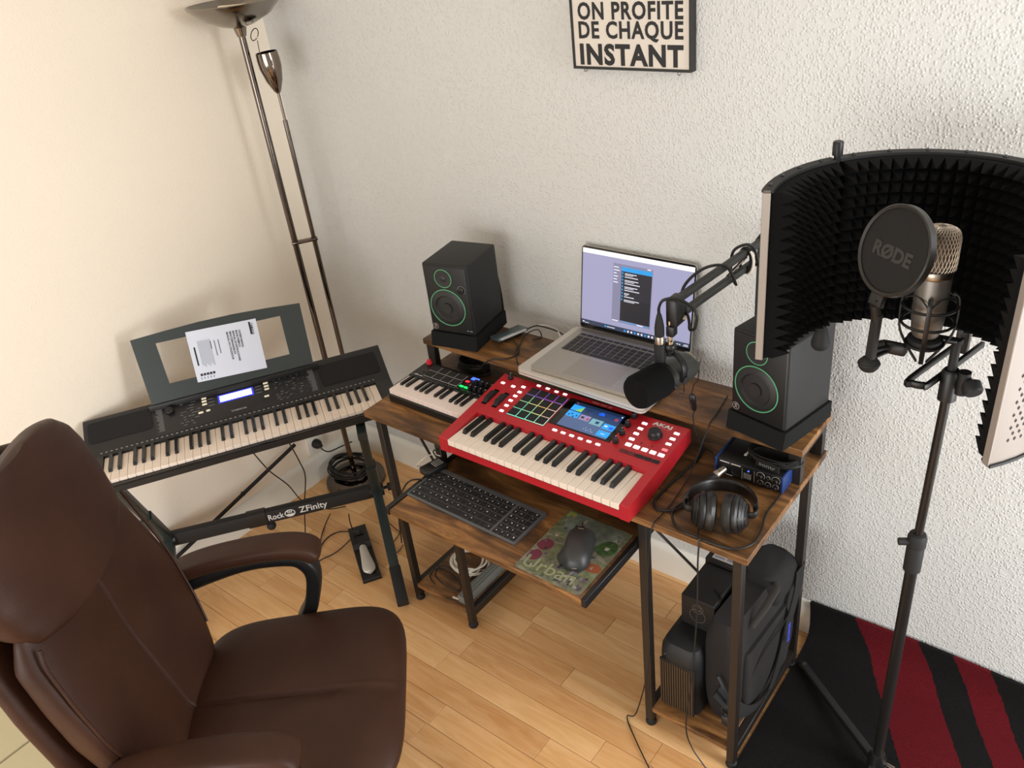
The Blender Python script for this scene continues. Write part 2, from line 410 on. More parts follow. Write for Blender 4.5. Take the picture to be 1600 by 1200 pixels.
# ---------------------------------------------------------------- wall sign
sg = thing('wall_sign', 'framed black and white word sign on the back wall', 'sign', (1.4135, 0, 1.76))
sw, sh = .163, .145
b = MB()
for a in ((-sw, -sw + .006, -sh, sh), (sw - .006, sw, -sh, sh), (-sw + .006, sw - .006, -sh, -sh + .006), (-sw + .006, sw - .006, sh - .006, sh)):
    b.box(a[0], a[1], -.024, -.001, a[2], a[3])
b.build('frame', BLK, sg)
b = MB(); b.box(-sw + .006, sw - .006, -.021, -.003, -sh + .006, sh - .006); b.build('panel', mat('sign board', '#d9d2c8', .6), sg)
FX = frame((0, -.0212, 0), (1, 0, 0), (0, 0, 1))
LET = mat('sign lettering', '#17171a', .6)
for s_, z, hgt, bo in (('ON PROFITE', -.012, .040, .029), ('DE CHAQUE', -.0553, .0415, .029), ('INSTANT', -.1105, .0505, .040)):
    o = text(s_, LET, sg, 'lettering', FX @ T(0, 0, 0), 1, .284, bo, .0005, space=1.12)
    zs_ = [v.co.y for v in o.data.vertices if True]; h0 = max(zs_) - min(zs_)
    if 'Q' in s_: cap = h0 * .885; lo_ = max(zs_) - cap
    else: cap = h0; lo_ = min(zs_)
    for v in o.data.vertices: v.co.y = (v.co.y - lo_ - cap / 2) * hgt / cap; v.co.z *= 1
    o.location = (0, -.0212, z)
for x in (-.135, .125):
    b = MB(); b.tube(spline([(x, -.012, -sh), (x - .004, -.012, -sh - .006), (x, -.012, -sh - .009), (x + .004, -.012, -sh - .006)], 4, True), .001, 5); b.build('eyelet', CHROME, sg)

# ---------------------------------------------------------------- floor lamp
lp = thing('floor_lamp', 'dark chrome uplighter floor lamp with a reading arm in the room corner', 'lamp', (.15, -.2, 0))
b = MB(); b.lathe([(.118, 0), (.122, .004), (.12, .02), (.1, .034), (.05, .044), (.02, .05), (0, .05)], 40); b.build('base', CHROME, lp)
lx, ly, rx2, ry2 = 0., 0., .0376, .054
b = MB(); b.cyl((lx, ly, .045), (lx, ly, 1.74), .0105); b.build('pole', CHROME, lp)
b = MB(); b.cyl((rx2, ry2, .03), (rx2, ry2, 1.05), .0085); b.cyl((rx2, ry2, 1.05), (rx2, ry2, 1.45), .0075)
b.cyl((rx2, ry2, 1.45), (rx2, ry2, 1.545), .0045); b.build('reading_pole', CHROME, lp)
b = MB(); b.box(-.012, .078, -.012, .012, 1.036, 1.046, .003, RZ(math.atan2(.054, .0376))); b.build('clamp', CHROME, lp)
b = MB(); hd = [(.014, 1.735), (.02, 1.76), (.05, 1.768), (.10, 1.79), (.136, 1.822), (.143, 1.832), (.139, 1.834), (.132, 1.823), (.098, 1.795), (.05, 1.775), (0, 1.772)]
hd = [(r, z - .02) for r, z in hd]; b.lathe(hd, 48); b.build('bowl_shade', mat('bowl chrome', '#8f8880', .16, 1), lp)
b = MB(); b.cyl((-.05, -.02, 1.797), (.05, .02, 1.797), .008); b.build('bulb', WBULB, lp)
b = MB(); b.box(-.078, -.05, -.014, .014, -.008, .006, .002, T(0, 0, 1.795) @ RZ(.38)); b.box(.05, .078, -.014, .014, -.008, .006, .002, T(0, 0, 1.795) @ RZ(.38)); b.cyl((0, 0, 1.75), (0, 0, 1.79), .01); b.build('bulb_holder', CHROME, lp)
X = frame((rx2, ry2, 1.535), (1, 0, 0), (0, 1, 0)) @ RY(-.04) @ RX(.04)
b = MB(); b.lathe([(.006, 0), (.012, .008), (.026, .04), (.035, .08), (.0355, .105), (.034, .125), (.0325, .125), (.033, .105), (.031, .08), (.02, .04), (0, .015)], 28, X); b.build('reading_shade', mat('shade chrome', '#857a70', .14, 1), lp)
b = MB(); b.tube(spline([X @ V(p) for p in ((.016, -.03, .03), (.018, -.037, .08), (.014, -.034, .12), (.008, -.024, .165))], 5), .0014, 5)
cr = X @ V((0., -.022, .182)); b.tube([cr + V((math.cos(t) * .018, math.sin(t) * .009, math.sin(t) * .016)) for t in [k * math.pi / 9 for k in range(18)]], .0016, 5, True); b.build('pull_ring', CHROME, lp)
b = MB()
for k in range(5): b.sphere(X @ V((-.014, -.031, .112 - .012 * k)), .0016, 8)
o = b.build('vent_dots', WHITE, lp); o['kind'] = 'stuff'

# coil of cable on the lamp base
def coil(name, label, c, rx, ry, n, r, m, seed, zs=.006, tilt=0, cat='cable'):
    rn = random.Random(seed); pts = []
    for k in range(n):
        ox, oy, sx, sy = rn.uniform(-.14, .14) * rx, rn.uniform(-.14, .14) * ry, rn.uniform(.82, 1.12), rn.uniform(.82, 1.12)
        for a in range(8):
            t = 2 * math.pi * a / 8
            pts.append((c[0] + ox + rx * sx * math.cos(t), c[1] + oy + ry * sy * math.sin(t), c[2] + zs * k * .8 + r + tilt * math.sin(t) + rn.uniform(0, .003)))
    b = MB(); b.tube(spline(pts, 4), r, 6); return tag(b.build(name, m), label, cat)
coil('coiled_cable', 'tangled black cable coil lying on the floor lamp base', (.13, -.2, .046), .085, .075, 9, .0032, CORD, 3, .005)

# wall socket with plug
so = thing('wall_socket', 'white wall socket low on the cream wall behind the keyboard stand', 'socket', (0, -.253, .172))
b = MB(); b.box(.0005, .011, -.04, .04, -.04, .04, .004); b.build('plate', M_BASEB, so)
pl = thing('power_plug', 'round black plug pushed into the low wall socket', 'plug', (.012, -.253, .172))
b = MB(); b.lathe([(.019, 0), (.02, .006), (.018, .02), (.01, .03), (.006, .04), (0, .04)], 20, RY(math.pi / 2)); b.build('plug_body', RUB, pl)
cable('plugc', 'black lamp lead running from the wall plug to the coil', .003)

# ---------------------------------------------------------------- desk
ZT, ZS = .7614, .8665
X0, X1, YF, YB = .806, 1.995, -.57, -.12
dk = thing('computer_desk', 'rustic brown and black steel computer desk with raised shelf and pull-out tray', 'desk', ((X0 + X1) / 2, (YF + YB) / 2, 0))
DX, DY = (X0 + X1) / 2, (YF + YB) / 2
def dbox(name, m, x0, x1, y0, y1, z0, z1, bev=.0012, par=None):
    b = MB(); cx, cy, cz = (x0 + x1) / 2, (y0 + y1) / 2, (z0 + z1) / 2
    b.box(x0 - cx, x1 - cx, y0 - cy, y1 - cy, z0 - cz, z1 - cz, bev, seg=1)
    par = par or dk; off = V((DX, DY, 0)) + (par.location if par is not dk else V((0, 0, 0)))
    return b.build(name, m, par, loc=V((cx, cy, cz)) - off)
dbox('desktop', M_WOOD, X0, X1, YF, YB, ZT - .018, ZT)
dbox('raised_shelf', M_WOOD, X0, X1, -.29, -.115, ZS - .018, ZS)
for x in (X0 + .004, X1 - .034):
    for y in (-.283, -.15):
        dbox('shelf_post', STEEL, x, x + .03, y, y + .022, ZT, ZS - .018, .001)
for x in (X0 + .004, X1 - .026): dbox('shelf_rail', STEEL, x, x + .022, -.261, -.15, ZS - .034, ZS - .018, .001)
LX = [X0 + .02, 1.062, 1.714, X1 - .042]
for i, x in enumerate(LX):
    for y in (YF + .02, -.165):
        lg = dbox('leg', STEEL, x, x + .022, y, y + .022, .022, ZT - .018, .0012)
        b = MB(); b.lathe([(0, -.011), (.013, -.011), (.016, -.004), (.014, .006), (.008, .011), (0, .011)], 14); b.build('foot', RUB, lg, loc=(0, 0, .011 - lg.location[2]))
    dbox('side_rail', STEEL, x + .001, x + .021, YF + .042, -.165, ZT - .038, ZT - .018, .001)
    dbox('side_rail', STEEL, x + .001, x + .021, YF + .042, -.165, .045, .075, .001)
dbox('lower_shelf', M_WOOD, LX[0] + .022, LX[1], YF + .02, -.145, .062, .078)
dbox('lower_shelf', M_WOOD, LX[2] + .022, LX[3], YF + .02, -.145, .062, .078)
for a in ((LX[0] + .022, LX[1]), (LX[2] + .022, LX[3])): dbox('cross_rail', STEEL, a[0], a[1], -.163, -.145, ZT - .038, ZT - .018, .001)
dbox('cross_rail', STEEL, LX[1] + .022, LX[2], -.163, -.145, ZT - .038, ZT - .018, .001)
for p0, p1 in (((1.084, -.148, .64), (1.714, -.148, .175)), ((1.714, -.143, .64), (1.084, -.143, .175)), ((.838, -.45, .73), (.838, -.25, .08))):
    b = MB(); b.cyl(V(p0) - V((DX, DY, 0)), V(p1) - V((DX, DY, 0)), .0045, seg=8); b.build('brace_rod', STEEL, dk)
# keyboard tray
TZ = .66
tr = dbox('keyboard_tray', M_WOOD, 1.092, 1.70, -.772, -.40, TZ - .016, TZ)
for x in (1.079, 1.7005): 
    dbox('tray_rail', BLK, x, x + .0125, -.774, -.33, TZ - .018, TZ + .006, .001, tr)
for x in (1.079, 1.7005): dbox('tray_hanger', BLK, x, x + .0125, -.50, -.36, TZ + .006, ZT - .018, .001, tr)

# ---------------------------------------------------------------- monitor speakers and pads
def speaker(x, y, a, side, labels):
    W, H, D, pad = .149, .22, .172, .045
    Xc = V((x, y, 0)); ex = V((math.cos(a), math.sin(a), 0)); ey = V((-math.sin(a), math.cos(a), 0))
    c = Xc + ex * W / 2 + ey * D / 2
    # isolation pad: wedge foam
    p = thing('isolation_pad', labels[1], 'speaker pad', (c[0], c[1], ZS), a, 'foam pads under the monitor speakers')
    b = MB(); w = W / 2 + .004; d = D / 2
    b.loft([[V((s * w, yy, zz)) for yy, zz in ((-d - .012, .001), (d + .006, .001), (d + .006, .045), (-d - .004, .045))] for s in (-1, 1)])
    b.build('pad_block', FOAMP, p, smooth=False)
    s = thing('monitor_speaker', labels[0], 'speaker', (c[0], c[1], ZS + pad), a, 'desk monitor speakers')
    b = MB(); b.box(-W / 2, W / 2, -D / 2, D / 2, .0005, H, .006, seg=3); b.build('cabinet', BLKV, s)
    yb = -D / 2; F = frame((0, yb, 0), (1, 0, 0), (0, 0, 1))  # z axis points to -y (front)
    b = MB(); b.box(-W / 2 + .004, W / 2 - .004, .005, H - .005, -.004, .0035, .003, F); b.build('baffle', mat('baffle', '#141516', .5), s)
    cz, cr = .086, .0572
    b = MB(); b.lathe([(0, .010), (.016, .0105), (.017, .006), (.036, -.002 + .006), (.040, .009), (.046, .008), (cr - .002, .0045), (cr - .001, .0036), (0, .0036)], 40, F @ T(-.004, cz, 0)); w_ = b.build('woofer', mat('woofer cone', '#242526', .5), s)
    b = MB(); b.tube([F @ V((-.004 + cr * math.cos(t), cz + cr * math.sin(t), .0045)) for t in [k * math.pi / 28 for k in range(56)]], .0014, 6, True); b.build('woofer_ring', GRN, s)
    tx, tz, t_r = -.006, .178, .0275
    b = MB(); b.lathe([(0, .008), (.006, .0075), (.009, .005), (.010, .0042), (.018, .0044), (t_r - .001, .0048), (t_r - .001, .0036), (0, .0036)], 32, F @ T(tx, tz, 0)); b.build('tweeter', mat('tweeter', '#2a2b2d', .4), s)
    b = MB(); b.tube([F @ V((tx + t_r * math.cos(t), tz + t_r * math.sin(t), .0045)) for t in [k * math.pi / 20 for k in range(40)]], .0012, 6, True); b.build('tweeter_ring', GRN, s)
    if side == 'L':
        b = MB(); b.lathe([(.0105, .0036), (.0105, .008), (.009, .009), (0, .009)], 20, F @ T(.05, .147, 0)); kn = b.build('volume_knob', BLK, s)
        b = MB(); b.tube([F @ V((.05 + .0125 * math.cos(t), .147 + .0125 * math.sin(t), .004)) for t in [-.9 + k * .28 for k in range(18)]], .0006, 5); b.build('knob_ring', PRINTG, s)
        b = MB(); b.box(.05, .054, .016, .019, .0036, .0042, 0, F); b.box(.058, .069, .016, .018, .0036, .004, 0, F); b.build('power_mark', PRINTG, s)
    # running man style badge: ring with a few strokes
    lx = -.058
    b = MB(); b.tube([F @ V((lx + .009 * math.cos(t), .02 + .009 * math.sin(t), .0042)) for t in [k * math.pi / 10 for k in range(20)]], .0007, 5, True)
    for a_, b_ in (((-.004, .004), (.001, .001)), ((.001, .001), (.005, .004)), ((.001, .001), (-.001, -.002)), ((-.001, -.002), (-.004, -.005)), ((-.001, -.002), (.004, -.004))):
        b.cyl(F @ V((lx + a_[0], .02 + a_[1], .0042)), F @ V((lx + b_[0], .02 + b_[1], .0042)), .0009, seg=6)
    b.sphere(F @ V((lx + .001, .0255, .0042)), .0016, 8); b.build('badge', mat('badge print', '#a79a94', .5), s)
    if side == 'L':
        b = MB()
        for k in range(3): b.tube(spline([(W / 2 - .03 - .008 * k, D / 2 - .002, .15), (W / 2 - .02 - .006 * k, D / 2 + .018, .12), (W / 2 - .012 - .006 * k, D / 2 + .02, .04), (W / 2 - .01, D / 2 + .016, -.04)], 6), .0032, 6)
        b.build('rear_lead', CORD, s)
    return s
speaker(.8653, -.2954, .1889, 'L', ('black monitor speaker with volume knob beside the cream corner', 'dark foam pad under the speaker left of the laptop'))
speaker(1.8104, -.2712, -.2148, 'R', ('black monitor speaker beside the microphone stand, no knob on its front', 'dark foam pad under the speaker next to the microphone stand'))

# ---------------------------------------------------------------- laptops
lo = thing('closed_laptop', 'larger closed silver laptop lying under the open laptop', 'laptop', (1.408, -.188, ZS), rad(-2))
b = MB()
def rrect(w, d, r, n=6):
    o = []
    for cx, cy, a0 in ((w - r, d - r, 0), (-w + r, d - r, 90), (-w + r, -d + r, 180), (w - r, -d + r, 270)):
        for k in range(n + 1): t = rad(a0 + 90 * k / n); o.append((cx + r * math.cos(t), cy + r * math.sin(t)))
    return o
b.prism(rrect(.206, .142, .016), .003, .009); b.prism(rrect(.2055, .1415, .016), .0102, .0185); b.build('shell', SILV, lo)
b = MB(); b.prism(rrect(.203, .139, .014), .0005, .0105); b.build('seam', BLK, lo)
mbk = thing('open_laptop', 'open silver laptop with a lit screen on the desk shelf', 'laptop', (1.4165, -.186, ZS + .0185))
LW, LD = .178, .125
b = MB(); b.prism(rrect(LW, LD, .012), .002, .0125); b.build('body', ALU, mbk)
b = MB(); b.prism(rrect(LW - .01, LD - .01, .01), 0, .003); b.build('foot_plate', BLK, mbk)
b = MB(); b.box(-.158, .158, -.006, .097, .0118, .0127, 0); b.build('key_well', mat('key well', '#77726d', .5), mbk)
kme = MB().box(-.0092, .0092, -.0072, .0072, 0, .0012, .0005, seg=1).mesh(mat('laptop key', '#1c1c1e', .45), True)
pit = .0222
for r in range(6):
    y = .088 - r * .0172
    n = 14
    for k in range(n):
        x = -.1443 + k * pit
        if r == 5 and 4 <= k <= 8: continue
        o = obj('key', kme, mbk, loc=(x, y + (.003 if r == 0 else 0), .0127))
        if r == 0: o.scale = (1, .6, 1)
b = MB(); b.box(-.0648, .0425, -.0052, .009, .0127, .0139, .0005, seg=1); b.build('space_bar', kme.materials[0], mbk)
b = MB(); b.prism(rrect(.076, .048, .004), .0124, .01262, T(0, -.068, 0)); b.build('trackpad', ALUD, mbk)
# lid
TL = rad(9)
LX_ = frame((-.002, LD + .001, .0125), (1, 0, 0), (0, math.sin(TL), math.cos(TL)))   # x right, y up the lid, z towards viewer
b = MB(); b.prism(rrect(LW, .1225, .01), -.0045, 0, LX_ @ T(0, .1235, 0)); lid = b.build('lid', ALU, mbk)
b = MB(); b.prism(rrect(LW - .0008, .1217, .01), 0, .0012, LX_ @ T(0, .1235, 0)); b.build('bezel', BLKG, mbk)
def em(name, c, s=1.): return mat(name, '#050505', .3, emit=c, es=s)
scm = [em('screen grey', '#a6a4c6', .95), em('screen white', '#ffffff', 1.1), em('screen window', '#8d8ba8', .9), em('screen dark list', '#2b2a34', .9), em('screen blue', '#2d9fe8', 1), em('screen text', '#e8e8f4', 1), em('screen taskbar', '#39435a', .9), em('screen deep', '#23222b', .9)]
b = MB()
def scr(mi, x0, x1, y0, y1, z): 
    b.mi = mi; b.box(x0, x1, y0, y1, .0011, z, 0, LX_)
SX, SY0, SY1 = .1735, .016, .2395
scr(0, -SX, SX, SY0, SY1, .0014); scr(1, -SX, SX, SY1 - .013, SY1, .0016); scr(6, -SX, SX, SY0, SY0 + .013, .0016)
scr(2, -.072, .052, .043, SY1 - .028, .0016); scr(3, -.045, .05, .05, .205, .0018); scr(7, -.045, .05, .05, .115, .0019); scr(4, -.045, .05, .193, .205, .0019)
rn = random.Random(5)
for k in range(9):
    yy = .186 - k * .0094; w = rn.uniform(.015, .05)
    scr(5, -.034, -.034 + w, yy, yy + .0022, .0020); scr(4, -.043, -.039, yy - .001, yy + .004, .0020)
    if k % 2 == 0: scr(5, -.034, -.034 + w * .7, yy - .0036, yy - .002, .0020)
for k in range(6): scr(5, -.070, -.070 + rn.uniform(.008, .02), .2 - k * .0086, .2028 - k * .0086, .0020)
scr(5, -.07, -.05, .045, .048, .0020); scr(5, .01, .03, .045, .048, .0020); scr(5, .035, .046, .208, .211, .0020); scr(4, -.04, .047, .0455, .0475, .0019)
for k in range(9): scr(5 if k % 3 else 4, -.03 + k * .011, -.0245 + k * .011, SY0 + .003, SY0 + .0085, .0020)
for k in range(5): scr(5, .115 + k * .007, .119 + k * .007, SY0 + .004, SY0 + .0065, .0020)
scr(5, .155, .17, SY0 + .003, SY0 + .0045, .0020); scr(5, .158, .17, SY0 + .0065, SY0 + .008, .0020)
scr(5, -.168, -.163, SY0 + .004, SY0 + .008, .0020); scr(5, -.161, -.148, SY0 + .003, SY0 + .0045, .0020); scr(4, -.094, -.089, SY0 + .004, SY0 + .009, .0020); scr(5, -.086, -.06, SY0 + .005, SY0 + .007, .0020)
b.build('display', scm, mbk, smooth=False)

# hub and its leads
hb = thing('usb_hub', 'slim grey aluminium hub leaning on its cables beside the speaker', 'hub', (1.05, -.165, ZS + .016), rad(72))
b = MB(); b.box(-.052, .052, -.026, .026, -.006, .006, .002, RX(rad(-12))); b.build('casing', mat('blue grey aluminium', '#6e7b80', .35, .6), hb)
b = MB(); b.box(-.045, .045, -.0263, -.0255, -.003, .003, 0, RX(rad(-12))); b.build('port_edge', SILV, hb)
b = MB(); b.box(-.04, .04, -.01, .02, -.0155, -.008, .002); b.build('foot', BLK, hb)
cable('hubc', 'black lead from the hub to the open laptop', .0022); cable('hubd', 'black lead from the hub dropping off the shelf front', .002)
cable('whitel', 'white charging lead behind the hub to the laptop', .0018, CORDW); cable('loop2', 'black lead looping on the shelf between hub and laptop', .0018)
coil('coiled_cable', 'black cable bundle on the desktop under the raised shelf', (.955, -.235, ZT + .001), .055, .03, 9, .003, CORD, 9, .005)

# ---------------------------------------------------------------- piano keys
def piano(parent, x0, y0, nw, pitch, wl, wh, bw, bl, bh, z, wm, bmx, gap=.0009):
    me = MB().box(0, pitch - gap, 0, wl, -wh, 0, .0009, seg=1).mesh(wm, True, name='white_key')
    b = MB(); b.loft([[V((0, 0, 0)), V((bw, 0, 0)), V((bw, bl, 0)), V((0, bl, 0))], [V((bw * .12, bl * .07, bh)), V((bw * .88, bl * .07, bh)), V((bw * .9, bl, bh)), V((bw * .1, bl, bh))]])
    be = b.mesh(bmx, False, name='black_key')
    for i in range(nw): obj('white_key', me, parent, loc=(x0 + i * pitch + gap / 2, y0, z))
    for i in range(nw - 1):
        if i % 7 in (0, 1, 3, 4, 5):
            sh = {0: -.12, 1: .12, 3: -.15, 4: 0, 5: .15}[i % 7] * bw
            obj('black_key', be, parent, loc=(x0 + (i + 1) * pitch - bw / 2 + sh, y0 + wl - bl, z - .0005))

# ---------------------------------------------------------------- red music workstation
mp = thing('music_workstation', 'red music workstation with keys, glowing pads and a touch screen', 'synthesizer', (1.143, -.5999, ZT), .0049)
W, D = .579, .295
SL = math.atan((.0825 - .0446) / .295)
b = MB()
b.loft([[V((u, v, h)) for v, h in ((.001, .004), (.001, .0265), (.012, .0285), (.124, .0285), (.124, .0605), (.127, .0612), (.292, .0823), (.295, .079), (.2965, .042), (.11, .004))] for u in (.002, W - .002)])
for u0, u1 in ((0, .0318), (.5545, W)):
    b.loft([[V((u, v, h)) for v, h in ((0, .003), (0, .0435), (.003, .0455), (.127, .0614), (.2925, .0826), (.2958, .079), (.2975, .0405), (.1, .003))] for u in (u0, u1)])
b.build('body', RED, mp, ang=25)
b = MB(); b.box(.033, .553, .0005, .006, .0262, .030, 0); b.build('key_slot', REDD, mp)
for u in (.04, .5):
    b = MB(); b.box(u, u + .04, .03, .06, 0, .0045, .001); b.box(u, u + .04, .24, .262, 0, .04, .001); b.build('rubber_foot', RUB, mp)
piano(mp, .0328, -.002, 22, .0237, .125, .017, .0125, .083, .0115, .047, IVORY, EBONY)
PF = frame((0, 0, .0449), (1, 0, 0), (0, math.cos(SL), math.sin(SL)))
def PP(u, v, z=0): return PF @ T(u, v / math.cos(SL), z)
def led(parent, u, v, w, h, m, z=.0022, base=None, P=None):
    P = P or PP
    b = MB(); b.box(-w / 2, w / 2, -h / 2, h / 2, -.001, z, .0007, seg=1); return b.build('button', m, parent, mw=P(u, v))
for u, v in ((.0218, .2551), (.0591, .2538), (.088, .263), (.0916, .2403), (.0905, .2216), (.0902, .2009), (.0925, .1789), (.0935, .1557)): led(mp, u, v, .012, .0075, LEDW)
for u, v in ((.1251, .2848), (.1559, .2842), (.1862, .2826), (.2144, .2824)): led(mp, u, v, .012, .0065, LEDW)
for k in range(6): led(mp, .2717 + k * .0261, .1506, .013, .0065, LEDW if k else mat('lit bluish button', '#ffffff', .4, emit='#e8f6ff', es=1.6))
for k, v in enumerate((.2657, .2447, .2243, .2027)): led(mp, .468, v, .014, .0075, LEDW)
for k in range(5): led(mp, .471 + k * .0225, .182, .0155, .0105, LEDW)
for k, v in enumerate((.2645, .2433, .2234)): led(mp, .558, v, .014, .0075, LEDW)
led(mp, .5597, .2017, .014, .0075, LEDP)
for k in range(5): led(mp, .4715 + k * .0222, .1565, .0195, .0105, BLKM if k > 1 else mat('dim red button', '#5a1c20', .5), .0025)
PADC = ['#7ff0d8', '#7ff0d8', '#a8f0c8', '#c8f0d8', '#70d8b8', '#a0e0b0', '#d8e0a0', '#d8c0b0', '#90d8a0', '#d0d890', '#e0b878', '#e8c8c0', '#8068c0', '#9058d0', '#b050e0', '#a068d8']
b = MB(); b.box(.113, .236, .1495, .2715, -.0008, .0003, 0, PF @ M.Diagonal((1, 1 / math.cos(SL), 1, 1))); b.build('pad_well', mat('pad well', '#3a0d10', .6), mp)
pm = MB().box(-.0133, .0133, -.0129, .0129, 0, .0024, .001, seg=1).mesh(mat('drum pad', '#17191a', .7), True)
for r in range(4):
    for c in range(4):
        u, v = .1285 + c * .0304, .1655 + r * .0301
        o = obj('drum_pad', pm, mp, mw=PP(u, v, .0006))
        b = MB(); b.box(-.0146, .0146, -.0144, -.0127, 0, .0009, 0); b.box(.0129, .0146, -.0127, .0140, 0, .0009, 0)
        cc = PADC[r * 4 + c]; b.build('pad_light', mat('pad glow', cc, .4, emit=cc, es=.5 if r < 3 else .4), o)
for (u0, v0), (u1, v1) in (((.0254, .2234), (.0274, .1593)), ((.0618, .2243), (.0634, .1571))):
    b = MB(); b.box(-.008, .008, -.033, .033, -.001, .0006, 0); b.build('wheel_slot', BLKG, mp, mw=PP((u0 + u1) / 2, (v0 + v1) / 2))
    b = MB(); rr = .034; ring = []
    for k in range(25):
        t = rad(20 + 140 * k / 24); q_ = rr * (1 - .10 * math.exp(-((k - 12) / 2.4) ** 2)) - (0 if k % 2 else .0006)
        ring.append([V((s, q_ * math.cos(t), q_ * math.sin(t) - .021)) for s in (-.0065, .0065)] )
    b.loft([[p[0], p[1], V((p[1][0], p[1][1] * .8, -.012)), V((p[0][0], p[0][1] * .8, -.012))] for p in ring]); b.build('pitch_wheel', RUB, mp, mw=PP((u0 + u1) / 2, (v0 + v1) / 2))
b = MB(); b.box(.238, .424, .168, .2775, -.0006, .0012, .0006, PF @ M.Diagonal((1, 1 / math.cos(SL), 1, 1))); b.build('screen_bezel', BLKG, mp)
ui = [em('ui navy', '#27426e', .9), em('ui blue', '#2ba3f2', 1.05), em('ui dark', '#22314f', .8), em('ui green', '#8fdc5a', .9), em('ui slate', '#566a92', .9), em('ui white', '#e4eefc', 1), em('ui purple', '#a58fb8', .9), em('ui teal', '#7db4c0', .95), em('ui royal', '#1c5fe8', 1.1), em('ui red', '#b04a62', .8)]
b = MB(); SCX = PF @ M.Diagonal((1, 1 / math.cos(SL), 1, 1))
def uis(mi, x0, x1, y0, y1, z): b.mi = mi; b.box(.2625 + x0 * .148, .2625 + x1 * .148, .1725 + y0 * .0965, .1725 + y1 * .0965, .0011, z, 0, SCX)
uis(0, 0, 1, 0, 1, .0014); uis(4, 0, 1, 0, .42, .0016); uis(2, 0, 1, .9, 1, .0016); uis(1, .0, .23, .66, .88, .0018); uis(1, .0, .25, .40, .62, .0018)
b.mi = 3; b.poly([SCX @ V((.2625 + x * .148, .1725 + y * .0965, .0019)) for x, y in ((.1, .66), (.23, .66), (.23, .86))])
for x, y in ((.04, .5), (.09, .55), (.14, .46), (.19, .52)): uis(0, x, x + .03, y - .06, y, .0019)
uis(6, .27, .48, .40, .60, .0018); uis(7, .51, .74, .36, .58, .0018); uis(1, .77, 1, .33, .54, .0018); uis(1, .77, 1, .05, .26, .0018)
uis(2, .30, .36, .46, .54, .0019); uis(9, .42, .46, .44, .52, .0019); uis(0, .61, .68, .42, .52, .0019); uis(5, .8, .86, .42, .47, .0019); uis(8, .9, .98, .37, .47, .0019); uis(5, .84, .92, .14, .16, .0019)
uis(8, .55, .66, .76, .84, .0018); uis(8, .58, .63, .84, .88, .0018); uis(9, .88, .95, .72, .82, .0018); uis(5, .96, .985, .9, .94, .0019); uis(9, .03, .07, .93, .96, .0019)
for k in range(7): uis(5, .5 + k * .03, .515 + k * .03, .12 + .05 * math.sin(k * 2), .135 + .05 * math.sin(k * 2), .0018)
for k in range(4): uis(2, .30, .30 + .12 - k * .02, .82 - k * .04, .835 - k * .04, .0018)
b.build('touch_screen', ui, mp, smooth=False)
kn = MB().lathe([(.0078, 0), (.0078, .006), (.0065, .007), (.006, .015), (.005, .0165), (0, .0165)], 18).mesh(BLK)
for u, v in ((.4321, .2755), (.4337, .2414), (.4361, .2096), (.4376, .1767), (.0307, .2800)):
    o = obj('knob', kn, mp, mw=PP(u, v)); b = MB(); b.box(-.0005, .0005, .002, .0062, .0163, .0168, 0); b.build('pointer', PRINTW, o)
b = MB(); b.lathe([(.0185, 0), (.0185, .003), (.0165, .005), (.0158, .015), (.014, .0175), (.0125, .0168), (0, .016)], 32); b.build('data_dial', BLK, mp, mw=PP(.5136, .2369))
b = MB()
for u, v in ((.4975, .2), (.526, .2)): b.prism([(.004 * math.cos(rad(a)), .0028 * math.sin(rad(a))) for a in (90, 210, 330)], -.0005, .0008, PP(u, v))
b.build('arrow_mark', mat('dim mark', '#4a1216', .5), mp)
text('AKAI', PRINTW, mp, 'logo_text', PP(.5125, .2765, .0004), .0155, .053, .0006, .0002)
text('professional', mat('pale red print', '#d89a98', .6), mp, 'logo_text', PP(.5135, .267, .0003), .004, .045, 0, .0001)
text('MPC KEY 37', mat('grey red print', '#c9aaa4', .6), mp, 'logo_text', PP(.331, .2845, .0004), .0075, .06, 0, .0001)
b = MB()
for k in range(22):
    u, v = random.choice([(.2717 + .0261 * (k % 6), .1566), (.468, .2712 - .0205 * (k % 4)), (.471 + .0225 * (k % 5), .1895), (.558, .2705 - .0208 * (k % 4))])
    b.box(-.0045, .0045, -.0006, .0006, 0, .0004, 0, PP(u, v))
o = b.build('legend', mat('legend print', '#cc9999', .6), mp); o['kind'] = 'stuff'
b = MB(); b.box(.13, .14, .295, .2985, .066, .072, 0); b.build('status_light', LEDR, mp)

# ---------------------------------------------------------------- mini pad keyboard
mk = thing('mini_keyboard', 'small black mini keyboard with white keys and eight pads on the desk corner', 'midi keyboard', (.838, -.489, ZT), -.01)
W = .3; D = .178
b = MB()
b.loft([[V((u, v, h)) for v, h in ((0, .002), (0, .022), (.004, .026), (.085, .026), (.088, .042), (.092, .0445), (D - .004, .0475), (D, .044), (D, .002))] for u in (.0, W)])
b.build('body', BLK, mk, ang=25)
for u in (0, W - .004):
    b = MB(); b.box(u, u + .004, .003, .088, .024, .043, .001); b.build('side_cheek', BLK, mk)
piano(mk, .0042, .0015, 15, .01945, .085, .016, .0098, .053, .0075, .0435, IVORYP, EBONY, .0005)
F2 = frame((0, 0, .0445), (1, 0, 0), (0, 1, .034))
def MP_(u, v, z=0): return F2 @ T(u, v, z)
pm2 = MB().box(-.0145, .0145, -.0125, .0125, 0, .003, .001, seg=1).mesh(mat('mini pad', '#1b1c1d', .7), True)
